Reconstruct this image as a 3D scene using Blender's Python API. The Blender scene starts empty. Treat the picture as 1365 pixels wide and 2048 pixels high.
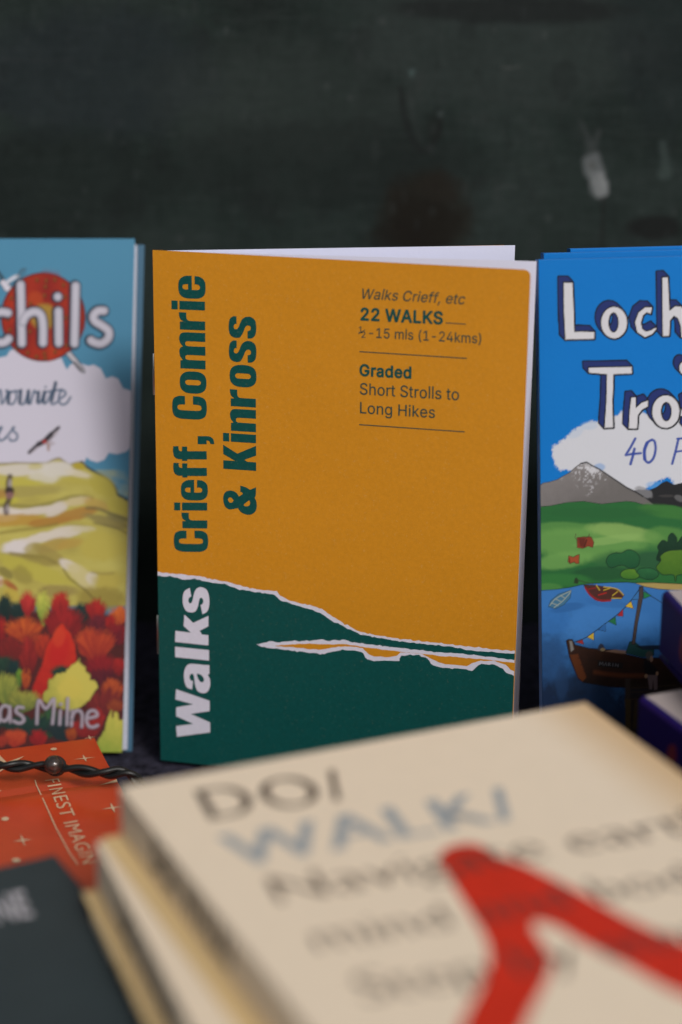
# Recreation of a close-up photograph: walking guidebooks on a bookstall in front of a dark painted board.
import bpy, math, random
import numpy as np
from math import sin, cos, radians, pi
from mathutils import Vector
from mathutils.geometry import tessellate_polygon

random.seed(7)
SC = bpy.context.scene

# ---------------------------------------------------------------- camera
FOC = 4400.0                      # focal length in photograph pixels (photograph 1365 x 2048)
PITCH = radians(18.5)
CX, CY = 682.5, 1024.0
CAM = np.array([0.0, 0.0, 0.267065])
FW = np.array([0, cos(PITCH), -sin(PITCH)])
UP = np.array([0, sin(PITCH), cos(PITCH)])
RT = np.array([1.0, 0, 0])

cam = bpy.data.cameras.new('camera')
cam.sensor_fit = 'VERTICAL'
cam.sensor_height = 36.0
cam.sensor_width = 24.0
cam.lens = FOC / 2048.0 * 36.0
cam.clip_start = 0.01
cam.clip_end = 100.0
cam.dof.use_dof = True
cam.dof.focus_distance = 0.592
cam.dof.aperture_fstop = 5.0
cam.dof.aperture_blades = 7
camo = bpy.data.objects.new('camera', cam)
SC.collection.objects.link(camo)
camo.location = CAM
camo.rotation_euler = (pi / 2 - PITCH, 0, 0)
SC.camera = camo

# ---------------------------------------------------------------- daylight
SUN_EL, SUN_AZ = radians(38), radians(180 - 25)     # azimuth from +Y clockwise: over the reader's right shoulder
world = bpy.data.worlds.new('World')
SC.world = world
world.use_nodes = True
wn = world.node_tree
sky = wn.nodes.new('ShaderNodeTexSky')
sky.sky_type = 'NISHITA'
sky.sun_disc = False
sky.sun_elevation = SUN_EL
sky.sun_rotation = SUN_AZ
sky.dust_density = 4.0
sky.air_density = 1.0
hs = wn.nodes.new('ShaderNodeHueSaturation')          # thin cloud: a paler sky
hs.inputs['Saturation'].default_value = 0.42
wn.links.new(sky.outputs[0], hs.inputs['Color'])
wn.links.new(hs.outputs[0], wn.nodes['Background'].inputs[0])
wn.nodes['Background'].inputs[1].default_value = 0.055
sun = bpy.data.lights.new('sun', 'SUN')
sun.energy = 1.4
sun.angle = radians(13)
sun.color = (1.0, 0.96, 0.92)
suno = bpy.data.objects.new('sun', sun)
SC.collection.objects.link(suno)
sd = Vector((sin(SUN_AZ) * cos(SUN_EL), cos(SUN_AZ) * cos(SUN_EL), sin(SUN_EL)))
suno.rotation_euler = (-sd).to_track_quat('-Z', 'Y').to_euler()
suno.location = (0, 0, 2)

SC.view_settings.view_transform = 'Standard'
SC.view_settings.look = 'None'
SC.view_settings.exposure = 0.42
SC.view_settings.gamma = 1.0
SC.view_settings.use_curve_mapping = False
SC.cycles.max_bounces = 8
SC.cycles.use_denoising = True

# ---------------------------------------------------------------- measuring helpers
def ray(u, v):
    return FOC * FW + (u - CX) * RT - (v - CY) * UP

def project(p):
    d = np.asarray(p) - CAM
    z = d @ FW
    return CX + FOC * (d @ RT) / z, CY - FOC * (d @ UP) / z

class Plane:
    """A flat sheet in the place: origin, two in-plane axes (metres), normal."""
    def __init__(self, o, ex, ey):
        self.o = np.array(o, float)
        self.ex = np.array(ex, float) / np.linalg.norm(ex)
        self.ey = np.array(ey, float) / np.linalg.norm(ey)
        n = np.cross(self.ex, self.ey)
        self.n = n / np.linalg.norm(n)
    def loc(self, u, v):
        """where the photograph's pixel lies on this sheet, in metres along ex, ey"""
        r = ray(u, v)
        s = ((self.o - CAM) @ self.n) / (r @ self.n)
        d = CAM + r * s - self.o
        g = self.ex @ self.ey
        a, b = d @ self.ex, d @ self.ey
        k = 1 - g * g
        return np.array([(a - g * b) / k, (b - g * a) / k])
    def locs(self, pts):
        return [tuple(self.loc(*p)) for p in pts]
    def pt(self, x, y, h=0.0):
        return self.o + self.ex * x + self.ey * y + self.n * h

def on_z(u, v, z):
    r = ray(u, v)
    return CAM + r * ((z - CAM[2]) / r[2])

def lin(r, g, b):
    def f(c):
        c = c / 255.0
        return c / 12.92 if c <= 0.04045 else ((c + 0.055) / 1.055) ** 2.4
    return np.array([f(r), f(g), f(b)])

# ---------------------------------------------------------------- materials
def material(name, color, rough=0.5, spec=0.4, bump=0.0, bscale=400.0, vary=0.0, vscale=60.0, attr=None, coat=0.0, fleck=0.0, wave=0.0):
    m = bpy.data.materials.new(name)
    m.use_nodes = True
    nt = m.node_tree
    b = nt.nodes['Principled BSDF']
    b.inputs['Roughness'].default_value = rough
    b.inputs['Specular IOR Level'].default_value = spec
    if coat:
        b.inputs['Coat Weight'].default_value = coat
        b.inputs['Coat Roughness'].default_value = 0.25
    tc = nt.nodes.new('ShaderNodeTexCoord')
    col = None
    if attr:
        a = nt.nodes.new('ShaderNodeAttribute')
        a.attribute_name = attr
        col = a.outputs['Color']
    else:
        rgb = nt.nodes.new('ShaderNodeRGB')
        rgb.outputs[0].default_value = (*color, 1)
        col = rgb.outputs[0]
    if vary:
        nz = nt.nodes.new('ShaderNodeTexNoise')
        nz.inputs['Scale'].default_value = vscale
        nz.inputs['Detail'].default_value = 6
        nz.inputs['Roughness'].default_value = 0.65
        nt.links.new(tc.outputs['Object'], nz.inputs['Vector'])
        mr = nt.nodes.new('ShaderNodeMapRange')
        mr.inputs['From Min'].default_value = 0.25
        mr.inputs['From Max'].default_value = 0.75
        mr.inputs['To Min'].default_value = 1 - vary
        mr.inputs['To Max'].default_value = 1 + vary
        nt.links.new(nz.outputs['Fac'], mr.inputs['Value'])
        mx = nt.nodes.new('ShaderNodeVectorMath')
        mx.operation = 'SCALE'
        nt.links.new(col, mx.inputs[0])
        nt.links.new(mr.outputs[0], mx.inputs['Scale'])
        col = mx.outputs[0]
    if fleck:
        nz = nt.nodes.new('ShaderNodeTexNoise')
        nz.inputs['Scale'].default_value = 1500
        nz.inputs['Detail'].default_value = 2
        nt.links.new(tc.outputs['Object'], nz.inputs['Vector'])
        mr = nt.nodes.new('ShaderNodeMapRange')
        mr.inputs['From Min'].default_value = 0.62
        mr.inputs['From Max'].default_value = 0.78
        mr.inputs['To Min'].default_value = 0
        mr.inputs['To Max'].default_value = fleck
        nt.links.new(nz.outputs['Fac'], mr.inputs['Value'])
        mx = nt.nodes.new('ShaderNodeMix')
        mx.data_type = 'RGBA'
        nt.links.new(mr.outputs[0], mx.inputs['Factor'])
        nt.links.new(col, mx.inputs['A'])
        mx.inputs['B'].default_value = (0.75, 0.62, 0.36, 1)
        col = mx.outputs['Result']
    nt.links.new(col, b.inputs['Base Color'])
    if bump:
        nz = nt.nodes.new('ShaderNodeTexNoise')
        nz.inputs['Scale'].default_value = bscale
        nz.inputs['Detail'].default_value = 4
        nt.links.new(tc.outputs['Object'], nz.inputs['Vector'])
        bp = nt.nodes.new('ShaderNodeBump')
        bp.inputs['Strength'].default_value = bump
        bp.inputs['Distance'].default_value = 0.0004
        nt.links.new(nz.outputs['Fac'], bp.inputs['Height'])
        nt.links.new(bp.outputs[0], b.inputs['Normal'])
        if wave:
            n2 = nt.nodes.new('ShaderNodeTexNoise')
            n2.inputs['Scale'].default_value = 16
            n2.inputs['Detail'].default_value = 2
            nt.links.new(tc.outputs['Object'], n2.inputs['Vector'])
            b2 = nt.nodes.new('ShaderNodeBump')
            b2.inputs['Strength'].default_value = wave
            b2.inputs['Distance'].default_value = 0.004
            nt.links.new(n2.outputs['Fac'], b2.inputs['Height'])
            nt.links.new(b2.outputs[0], bp.inputs['Normal'])
    return m

# ---------------------------------------------------------------- mesh helpers
class MB:
    def __init__(self):
        self.v, self.f, self.mi = [], [], []
    def add(self, verts, faces, mi=0):
        k = len(self.v)
        self.v += [tuple(map(float, p)) for p in verts]
        self.f += [tuple(i + k for i in f) for f in faces]
        self.mi += [mi] * len(faces)
    def box8(self, p, mi=0):
        """p: 8 corners, bottom ring of four then top ring of four (both counter-clockwise from outside top)"""
        self.add(p, [(3, 2, 1, 0), (4, 5, 6, 7), (0, 1, 5, 4), (1, 2, 6, 5), (2, 3, 7, 6), (3, 0, 4, 7)], mi)
    def slab(self, pl, x0, x1, y0, y1, h0, h1, mi=0):
        self.box8([pl.pt(x0, y0, h0), pl.pt(x1, y0, h0), pl.pt(x1, y1, h0), pl.pt(x0, y1, h0),
                   pl.pt(x0, y0, h1), pl.pt(x1, y0, h1), pl.pt(x1, y1, h1), pl.pt(x0, y1, h1)], mi)
    def poly(self, pl, loops, h, mi=0):
        """flat filled shape (outer loop and holes) printed on a sheet"""
        flat = [q for lp in loops for q in lp]
        tri = tessellate_polygon([[Vector((x, y, 0)) for x, y in lp] for lp in loops])
        fs = []
        for a, b, c in tri:
            (ax, ay), (bx, by), (cx, cy) = flat[a], flat[b], flat[c]
            s = (bx - ax) * (cy - ay) - (by - ay) * (cx - ax)
            if abs(s) < 1e-14:
                continue
            fs.append((a, b, c) if s > 0 else (a, c, b))
        self.add([pl.pt(x, y, h) for x, y in flat], fs, mi)
    def prism(self, pl, loop, h0, h1, mi=0):
        n = len(loop)
        s = sum(loop[i][0] * loop[(i + 1) % n][1] - loop[(i + 1) % n][0] * loop[i][1] for i in range(n))
        if s < 0:
            loop = loop[::-1]
        self.add([pl.pt(x, y, h0) for x, y in loop] + [pl.pt(x, y, h1) for x, y in loop],
                 [tuple(range(n - 1, -1, -1)), tuple(range(n, 2 * n))] +
                 [(i, (i + 1) % n, n + (i + 1) % n, n + i) for i in range(n)], mi)
    def tube(self, path, r, seg=10, mi=0):
        path = [np.array(p, float) for p in path]
        rings = []
        prev = np.array([0, 0, 1.0])
        for i, p in enumerate(path):
            t = path[min(i + 1, len(path) - 1)] - path[max(i - 1, 0)]
            t = t / np.linalg.norm(t)
            a = prev - t * (prev @ t)
            a = a / np.linalg.norm(a)
            prev = a
            b = np.cross(t, a)
            rr = r[i] if hasattr(r, '__len__') else r
            rings.append([p + rr * (a * cos(2 * pi * k / seg) + b * sin(2 * pi * k / seg)) for k in range(seg)])
        n = len(rings)
        fs = [(i * seg + k, i * seg + (k + 1) % seg, (i + 1) * seg + (k + 1) % seg, (i + 1) * seg + k)
              for i in range(n - 1) for k in range(seg)]
        fs += [tuple(range(seg - 1, -1, -1)), tuple((n - 1) * seg + k for k in range(seg))]
        self.add([q for r_ in rings for q in r_], fs, mi)
    def build(self, name, mats, parent=None, smooth=False, bevel=0.0):
        o0 = np.array(parent.location) if parent else np.zeros(3)
        me = bpy.data.meshes.new(name)
        me.from_pydata([tuple(np.array(p) - o0) for p in self.v], [], self.f)
        if not isinstance(mats, (list, tuple)):
            mats = [mats]
        for m in mats:
            me.materials.append(m)
        me.polygons.foreach_set('material_index', self.mi)
        if smooth:
            me.polygons.foreach_set('use_smooth', [True] * len(self.f))
        me.update()
        o = bpy.data.objects.new(name, me)
        SC.collection.objects.link(o)
        if parent:
            o.parent = parent
        if bevel:
            b = o.modifiers.new('bevel', 'BEVEL')
            b.width = bevel
            b.segments = 3
            b.limit_method = 'ANGLE'
        return o

def thing(name, label, cat, loc, group=None):
    o = bpy.data.objects.new(name, None)
    o.empty_display_size = 0.01
    SC.collection.objects.link(o)
    o.location = tuple(map(float, loc))
    o['label'] = label
    o['category'] = cat
    if group:
        o['group'] = group
    return o

def duplicate(root, offset, label, group=None):
    r = root.copy()
    SC.collection.objects.link(r)
    r.location = Vector(root.location) + Vector(tuple(map(float, offset)))
    r['label'] = label
    if group:
        r['group'] = group
    for ch in list(root.children):
        c = ch.copy()
        SC.collection.objects.link(c)
        c.parent = r
        for g in list(ch.children):
            d = g.copy()
            SC.collection.objects.link(d)
            d.parent = c
    return r

# ---------------------------------------------------------------- lettering
def smooth_loop(pts, k=6):
    """closed loop through control points; a point (x, y, 1) is a sharp corner"""
    out = []
    n = len(pts)
    for i in range(n):
        p0, p1, p2, p3 = (np.array(pts[(i + j - 1) % n][:2], float) for j in range(4))
        s1 = len(pts[i]) > 2
        s2 = len(pts[(i + 1) % n]) > 2
        m1 = (p2 - p1) if s1 else (p2 - p0) * 0.5
        m2 = (p2 - p1) if s2 else (p3 - p1) * 0.5
        if s1 and s2:
            out.append(tuple(p1))
            continue
        L = np.linalg.norm(p2 - p1)
        for m in (m1, m2):
            q = np.linalg.norm(m)
            if q > L:
                m *= L / q
        for t in np.arange(k) / k:
            h = (2 * t**3 - 3 * t**2 + 1) * p1 + (t**3 - 2 * t**2 + t) * m1 + (-2 * t**3 + 3 * t**2) * p2 + (t**3 - t**2) * m2
            out.append(tuple(h))
    return out

def superellipse(cx, cy, rx, ry, e=2.6, n=40):
    out = []
    for i in range(n):
        t = 2 * pi * i / n
        c, s = cos(t), sin(t)
        out.append((cx + rx * math.copysign(abs(c) ** (2 / e), c), cy + ry * math.copysign(abs(s) ** (2 / e), s)))
    return out

def parse(s):
    return [tuple(map(float, q.split(','))) for q in s.split()]

def text_loops(s, style, slant=0.0, track=0.0):
    """outline loops of a line of grotesque type, in em units; returns glyph list and width"""
    x = 0.0
    res = []
    for ch in s:
        adv, ls = FONT[style][ch]
        if ch == 'l':
            w = 34 if style == 'R' else 52
            ls = ['%d,0 %d,0 %d,545 %d,545' % (82 - w, 82 + w, 82 + w, 82 - w)]
            adv = 165 + 83
        loops = [[(px + x + py * slant, py) for px, py in parse(l)] for l in ls]
        if loops:
            res.append(loops)
        x += adv - 83 + track
    return res, x

def group_loops(loops):
    """split one glyph's loops into outer loops with their holes"""
    def area(l):
        return 0.5 * sum(l[i][0] * l[(i + 1) % len(l)][1] - l[(i + 1) % len(l)][0] * l[i][1] for i in range(len(l)))
    def inside(p, l):
        c = False
        for i in range(len(l)):
            (ax, ay), (bx, by) = l[i], l[(i + 1) % len(l)]
            if (ay > p[1]) != (by > p[1]) and p[0] < (bx - ax) * (p[1] - ay) / (by - ay) + ax:
                c = not c
        return c
    ls = sorted(loops, key=lambda l: -abs(area(l)))
    groups = []
    for l in ls:
        depth = sum(inside(l[0], o) for o in ls if o is not l)
        if depth % 2 == 0:
            groups.append([l])
        else:
            for g in reversed(groups):
                if inside(l[0], g[0]):
                    g.append(l)
                    break
    return groups

def place(glyphs, width, cap, a, b, c):
    """map em space onto a sheet: a = baseline start, b = baseline end, c = cap top above the start"""
    a, b, c = map(np.array, (a, b, c))
    ex, ey = (b - a) / width, (c - a) / cap
    ey = ey - ex * 0
    return [[[tuple(a + ex * x + ey * y) for x, y in l] for l in g] for g in glyphs]

def gill_text(s, offset=0.0, spacing=1.0):
    """outline faces of the built-in humanist sans: (verts, faces, width)"""
    c = bpy.data.curves.new('lettering', 'FONT')
    c.body = s
    c.size = 1.0
    c.offset = offset
    c.space_character = spacing
    c.resolution_u = 4
    o = bpy.data.objects.new('lettering', c)
    SC.collection.objects.link(o)
    dg = bpy.context.evaluated_depsgraph_get()
    dg.update()
    me = bpy.data.meshes.new_from_object(o.evaluated_get(dg))
    vs = [(v.co.x, v.co.y) for v in me.vertices]
    fs = [tuple(p.vertices) for p in me.polygons]
    bpy.data.objects.remove(o)
    bpy.data.curves.remove(c)
    bpy.data.meshes.remove(me)
    w = max(v[0] for v in vs)
    return vs, fs, w

def put_gill(mb, pl, s, a, b, c, h, mi, offset=0.0, spacing=1.0, cap=0.68, contrast=0.0):
    vs, fs, w = gill_text(s, offset, spacing)
    a, b, c = (np.array(pl.loc(*p)) if len(p) == 2 else np.array(p[:2]) for p in (a, b, c))
    ex, ey = (b - a) / w, (c - a) / cap
    flip = (ex[0] * ey[1] - ex[1] * ey[0]) < 0
    out = []
    for f in fs:
        q = [vs[i] for i in f]
        s2 = sum(q[i][0] * q[(i + 1) % len(q)][1] - q[(i + 1) % len(q)][0] * q[i][1] for i in range(len(q)))
        out.append(f if (s2 > 0) != flip else f[::-1])
    # a contrasted face: the pen is wider than it is tall
    for k in range(4 if contrast else 1):
        P = [a + ex * (x + contrast * (k / 3 - 0.5)) + ey * y for x, y in vs]
        mb.add([pl.pt(x, y, h + k * 8e-6) for x, y in P], out, mi)

FONT = {
 'R': {
  'S': (534, ['166,-7 112,12 88,28 70,46 47,83 39,107 34,137 40,141 106,140 119,101 142,76 160,66 184,58 232,53 280,62 316,84 337,113 341,131 340,155 326,179 298,199 262,213 142,249 112,265 88,282 64,310 53,335 48,371 51,401 58,426 76,455 99,479 124,496 160,510 196,518 238,519 274,515 304,507 328,496 352,480 370,463 395,425 402,401 404,377 400,374 334,376 322,411 298,435 262,450 214,454 190,451 167,443 136,421 127,407 120,389 119,371 123,353 136,334 166,314 310,268 346,251 370,233 392,209 407,179 412,143 409,107 399,77 379,47 352,23 322,6 280,-8 244,-12 202,-12']),
  'h': (498, ['55,-4 49,2 49,506 55,513 115,513 118,506 118,344 121,335 145,361 175,379 205,387 241,388 277,381 307,366 330,344 345,320 356,290 361,254 361,2 355,-4 295,-3 292,2 292,236 288,266 279,290 263,308 241,320 211,325 181,321 157,310 136,290 123,266 118,230 118,2 115,-4']),
  'o': (503, ['162,-7 128,6 100,24 71,54 52,84 36,130 31,168 31,210 36,246 48,282 67,318 90,344 114,363 144,378 174,386 222,388 258,382 288,370 318,350 344,324 362,294 376,258 383,222 384,168 379,132 368,96 349,60 324,31 300,13 270,-2 240,-10 204,-12', '179,54 204,51 228,52 264,67 282,83 295,102 312,150 314,210 307,246 298,270 286,288 269,306 252,317 228,324 186,324 162,316 146,306 132,292 118,270 103,222 102,162 108,132 117,108 128,90 144,72 162,60']),
  'r': (347, ['55,-4 49,2 49,380 55,383 115,381 116,350 121,340 139,362 169,380 205,388 247,386 247,320 199,321 175,317 145,300 127,276 120,260 118,236 118,2 115,-4']),
  't': (315, ['128,-3 110,4 86,21 73,40 64,64 61,94 59,322 8,323 2,328 5,382 56,383 61,388 61,472 68,475 122,475 130,472 130,388 134,383 200,383 207,382 208,376 206,325 134,323 130,316 130,94 135,70 146,58 170,54 200,57 206,52 217,4 212,-3 182,-8 152,-7']),
  'l': (277, ['103,-1 79,11 66,24 54,48 49,72 49,504 49,510 55,513 115,512 117,510 118,84 123,66 129,60 145,56 169,58 174,54 184,6 181,-1 151,-6']),
  ' ': (275, []),
  'n': (497, ['55,-4 49,2 49,380 55,383 115,381 116,344 121,335 151,366 175,379 199,386 253,387 283,379 307,366 325,350 342,326 352,302 359,272 361,0 355,-4 301,-4 295,-3 292,2 292,236 288,266 279,290 263,308 241,320 211,325 181,321 157,310 136,290 123,266 118,230 118,2 115,-4']),
  'g': (513, ['156,-150 120,-139 86,-119 60,-92 47,-71 48,-68 102,-37 132,-71 168,-89 192,-93 222,-93 262,-83 288,-65 302,-41 307,-17 307,55 306,60 282,31 258,14 234,5 210,1 180,1 150,6 120,18 90,38 68,61 53,85 35,139 31,211 36,247 46,283 65,319 85,343 114,366 150,382 198,388 246,380 278,361 306,329 309,337 309,379 312,383 372,383 376,379 376,373 376,-11 374,-41 365,-71 354,-91 336,-113 312,-130 288,-141 252,-151 222,-154', '173,67 216,64 240,68 258,77 286,103 303,145 308,205 303,241 295,265 282,288 270,302 252,315 228,323 186,324 150,310 133,295 120,277 105,235 101,181 111,127 133,91 150,78']),
  'H': (604, ['62,-4 56,2 56,506 60,512 122,513 128,508 129,302 129,296 134,293 386,293 388,506 392,513 459,512 461,2 458,-4 392,-4 388,2 386,227 134,228 129,224 129,218 128,0 122,-4']),
  'i': (254, ['49,0 49,380 55,383 115,383 118,374 118,2 115,-3 109,-4 55,-4', '73,440 55,448 43,461 38,476 39,494 48,512 61,522 79,527 97,526 113,518 124,506 130,488 128,470 121,457 109,446 91,439']),
  'k': (468, ['55,-4 49,2 49,506 55,513 115,513 118,506 118,224 121,217 283,383 361,383 364,380 208,218 208,212 375,2 373,-4 295,-4 289,0 157,168 151,169 119,140 118,134 118,2 115,-4']),
  'e': (491, ['162,-6 128,6 100,24 70,54 52,84 37,126 31,168 31,210 36,246 50,288 67,318 87,342 114,363 143,378 174,386 210,388 246,384 276,374 306,357 330,336 347,312 361,282 371,246 375,168 366,165 102,164 103,144 111,114 125,90 144,71 168,58 198,51 234,52 264,62 285,78 306,109 361,96 369,90 359,66 343,42 324,24 294,5 264,-6 234,-11 192,-11', '101,228 108,225 300,225 304,228 293,270 273,300 246,318 228,324 204,326 168,320 136,300 114,270']),
  '1': (541, ['78,-4 72,2 73,56 78,59 204,58 208,68 208,434 204,440 84,354 82,362 82,428 198,513 276,513 280,506 280,62 282,56 288,59 390,59 395,50 395,2 390,-4', '207,56 210,55 210,58']),
  '5': (541, ['176,-6 128,13 104,31 86,49 63,91 57,121 58,133 122,134 137,97 164,70 200,56 242,56 278,70 305,97 321,133 322,181 314,211 299,235 278,255 248,269 218,273 188,270 156,259 128,242 68,249 63,253 92,506 98,513 368,512 370,505 370,451 368,449 158,448 154,445 140,319 146,314 188,332 230,338 272,332 314,315 347,289 373,253 389,211 395,175 393,133 381,91 362,58 332,26 296,4 260,-7 218,-11', '139,313 143,313 140,318']),
  'm': (697, ['55,-4 49,2 49,380 55,383 115,382 116,344 121,336 145,363 175,381 211,390 247,387 271,378 289,365 306,344 319,323 343,354 373,375 409,388 451,389 475,385 499,376 519,362 535,344 554,308 560,272 561,2 559,-3 499,-4 493,-1 492,254 489,278 482,296 469,311 445,323 421,326 397,324 373,314 354,296 342,272 339,248 339,2 337,-4 331,-4 277,-4 271,1 268,278 259,298 243,314 223,323 199,326 175,323 151,311 131,290 121,266 118,236 118,2 115,-4']),
  '(': (361, ['175,-100 135,-22 116,26 100,80 91,128 86,182 88,266 97,326 116,404 136,464 163,524 175,543 235,543 239,536 201,446 173,350 160,278 155,206 161,134 176,68 200,-4 239,-94 235,-100']),
  '-': (541, ['116,184 110,190 110,244 116,248 332,248 338,248 341,244 341,190 338,184']),
  '2': (541, ['66,-4 60,2 61,50 278,284 306,326 313,344 316,368 311,404 300,422 289,434 258,451 216,455 180,447 154,428 139,404 131,362 126,358 66,358 62,362 63,386 75,428 90,455 108,476 138,498 168,511 198,518 240,519 270,514 295,506 318,494 341,476 357,458 372,434 380,410 384,386 384,356 378,326 358,284 323,236 160,62 390,60 393,56 393,2 390,-4']),
  '4': (541, ['282,-4 278,2 276,101 42,101 36,104 36,110 36,158 38,164 246,512 312,513 314,506 116,170 120,167 276,167 279,320 345,320 347,164 354,167 414,166 416,164 416,104 414,102 348,102 347,2 342,-4']),
  ')': (361, ['39,-100 34,-94 76,2 102,86 114,146 118,206 113,278 96,368 70,452 34,536 39,543 93,543 99,542 103,536 133,476 167,368 186,260 188,206 186,158 177,100 157,26 136,-28 102,-94 93,-100']),
  's': (453, ['134,-7 92,9 64,30 43,60 32,96 92,110 98,108 111,78 128,63 158,52 194,50 224,56 250,72 262,90 263,114 254,130 236,143 128,172 104,182 78,198 60,216 48,240 43,270 46,300 55,324 68,342 92,362 116,375 146,384 176,388 236,383 266,371 296,349 317,318 327,288 266,274 252,300 233,318 212,326 176,328 146,320 124,306 114,288 115,264 127,246 146,235 260,204 302,181 323,156 332,132 335,108 331,78 321,54 308,35 284,15 260,2 236,-6 200,-12 170,-12']),
  '/': (337, ['16,-80 11,-74 174,532 178,536 232,537 239,532 76,-74 70,-80']),
  'L': (481, ['62,-4 56,2 56,506 62,513 122,513 129,506 130,62 362,60 365,56 365,2 362,-4 356,-4']),
  'a': (477, ['116,-7 92,2 68,16 50,34 38,53 28,83 26,107 29,137 36,155 59,185 98,207 146,219 260,237 266,241 271,251 268,281 260,299 248,312 224,323 200,327 165,323 140,313 122,299 104,274 98,270 40,287 38,293 53,323 68,342 92,361 122,376 158,385 194,388 230,385 260,377 290,362 308,347 325,323 336,293 341,251 341,-1 332,-4 278,-4 273,-1 272,42 271,35 266,35 242,11 206,-6 158,-12', '139,53 170,49 200,53 224,61 246,77 260,95 269,119 272,173 269,179 146,158 122,149 107,137 96,113 100,83 114,65']),
  'W': (774, ['150,2 13,506 16,512 78,513 84,512 87,506 171,182 192,86 301,506 306,513 380,512 384,506 469,182 492,84 600,511 670,512 673,506 534,1 528,-4 456,-4 451,2 363,326 342,412 324,332 234,0 228,-4 156,-4']),
  'C': (598, ['216,-5 168,11 132,32 101,61 66,113 49,157 39,205 36,259 43,325 57,373 77,415 102,448 132,476 168,498 204,511 246,519 306,517 342,508 366,498 396,480 420,460 439,439 457,409 469,379 477,349 468,344 408,344 390,385 372,410 342,433 312,446 282,451 252,451 222,445 186,429 161,409 138,379 123,349 113,313 108,271 110,217 116,181 129,145 153,109 186,80 228,62 276,57 324,67 360,88 389,121 408,164 474,164 476,157 464,115 446,79 415,43 384,20 343,1 306,-8 264,-11']),
  'f': (341, ['80,-4 77,2 77,320 68,323 8,323 3,326 3,380 8,383 68,383 77,386 77,440 83,470 98,496 122,517 146,527 176,533 206,533 236,527 245,524 246,518 230,467 224,465 194,470 170,466 154,452 147,434 146,385 230,382 232,332 230,324 224,323 152,323 146,320 146,2 140,-4']),
  ',': (275, ['40,-123 34,-117 64,70 70,75 137,75 140,69 88,-121 82,-123']),
  'c': (483, ['162,-7 128,6 100,24 71,54 52,84 36,130 31,168 31,210 36,246 48,282 67,318 90,344 114,363 144,378 174,386 216,388 252,383 294,367 324,346 351,312 365,276 306,259 300,260 282,294 264,310 246,319 222,325 198,325 174,321 156,313 140,300 125,282 113,258 105,234 101,174 112,120 126,92 144,72 168,57 198,51 234,53 264,66 283,84 300,117 306,121 360,107 367,102 355,72 340,48 318,26 294,9 264,-4 234,-10 192,-12']),
 },
 'B': {
  '2': (561, ['50,-22 42,-14 38,-2 38,52 44,64 261,298 285,334 294,370 288,400 272,419 248,431 212,433 188,426 169,412 156,388 151,352 140,339 128,336 56,338 44,348 40,364 44,406 57,442 74,470 97,496 128,517 158,531 194,539 242,541 278,535 308,525 332,511 356,492 374,472 389,448 405,400 407,370 404,339 388,292 357,244 312,190 215,88 218,84 224,83 398,81 406,76 414,64 414,-8 406,-20 392,-26 68,-26']),
  'W': (794, ['140,-21 130,-8 -9,502 -9,514 -3,526 14,535 86,534 98,529 106,520 194,185 281,514 290,529 302,534 380,535 392,531 403,520 488,196 494,190 580,520 590,531 602,535 674,534 689,526 695,514 695,502 555,-8 548,-18 530,-26 452,-26 440,-21 434,-14 344,310 338,299 252,-14 242,-23 230,-26 152,-26']),
  'A': (587, ['2,-22 -8,-8 -8,10 178,520 188,531 200,535 278,535 287,532 296,525 302,514 487,10 489,-2 485,-14 476,-22 464,-26 392,-26 379,-20 370,-8 326,114 158,116 152,112 110,-8 101,-20 86,-26 14,-26', '192,226 286,226 242,355 236,359']),
  'L': (501, ['46,-22 38,-14 34,-2 35,514 41,526 52,533 130,534 144,526 151,508 151,88 154,83 160,83 370,81 379,76 386,64 387,-2 378,-20 364,-26 64,-26']),
  'K': (574, ['46,-22 35,-8 34,4 34,508 40,525 58,535 124,535 136,532 148,520 151,508 151,328 154,320 352,532 364,535 448,535 466,528 472,520 474,508 466,490 277,286 469,16 474,4 470,-14 460,-23 448,-26 370,-26 356,-20 196,203 151,154 151,-2 146,-14 136,-23 124,-26 58,-26']),
  'S': (554, ['168,-30 132,-21 102,-7 78,8 54,31 33,61 20,91 12,133 18,153 36,162 114,161 126,151 136,115 151,97 180,82 222,75 264,80 298,97 316,121 318,151 306,168 288,179 138,227 99,247 72,267 44,301 31,331 26,373 29,403 37,433 54,463 84,495 114,515 156,532 192,539 240,541 282,536 312,527 342,513 366,497 390,474 413,439 423,409 427,379 421,361 402,352 330,353 318,361 305,397 288,415 258,429 222,432 186,427 156,410 146,397 142,385 144,361 156,346 174,334 318,289 354,272 384,250 409,223 427,187 434,151 432,109 421,73 402,41 378,15 348,-6 306,-24 264,-32 222,-35']),
  'G': (628, ['212,-27 158,-9 116,16 80,51 48,99 29,147 18,201 15,279 22,333 36,381 56,424 86,465 120,495 158,518 200,534 242,541 308,538 350,528 384,513 412,495 440,470 464,441 484,405 498,363 498,339 489,327 476,323 404,323 387,333 371,369 356,391 338,408 320,419 296,427 266,430 230,425 206,416 182,399 161,375 143,339 134,309 130,273 131,219 138,183 150,153 170,123 188,105 212,91 242,81 272,79 302,83 332,94 355,111 374,138 385,171 278,173 266,179 259,189 257,261 266,276 284,282 476,282 489,279 500,269 504,255 500,153 489,111 464,64 439,33 404,5 368,-14 314,-29 266,-33']),
  'r': (367, ['39,-22 31,-14 27,-2 28,388 37,400 51,405 117,405 127,400 135,391 141,390 165,402 189,409 225,411 255,407 264,400 269,388 269,322 266,310 261,303 249,297 201,299 177,294 156,280 142,256 140,-2 136,-14 129,-21 117,-26 51,-26']),
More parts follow.
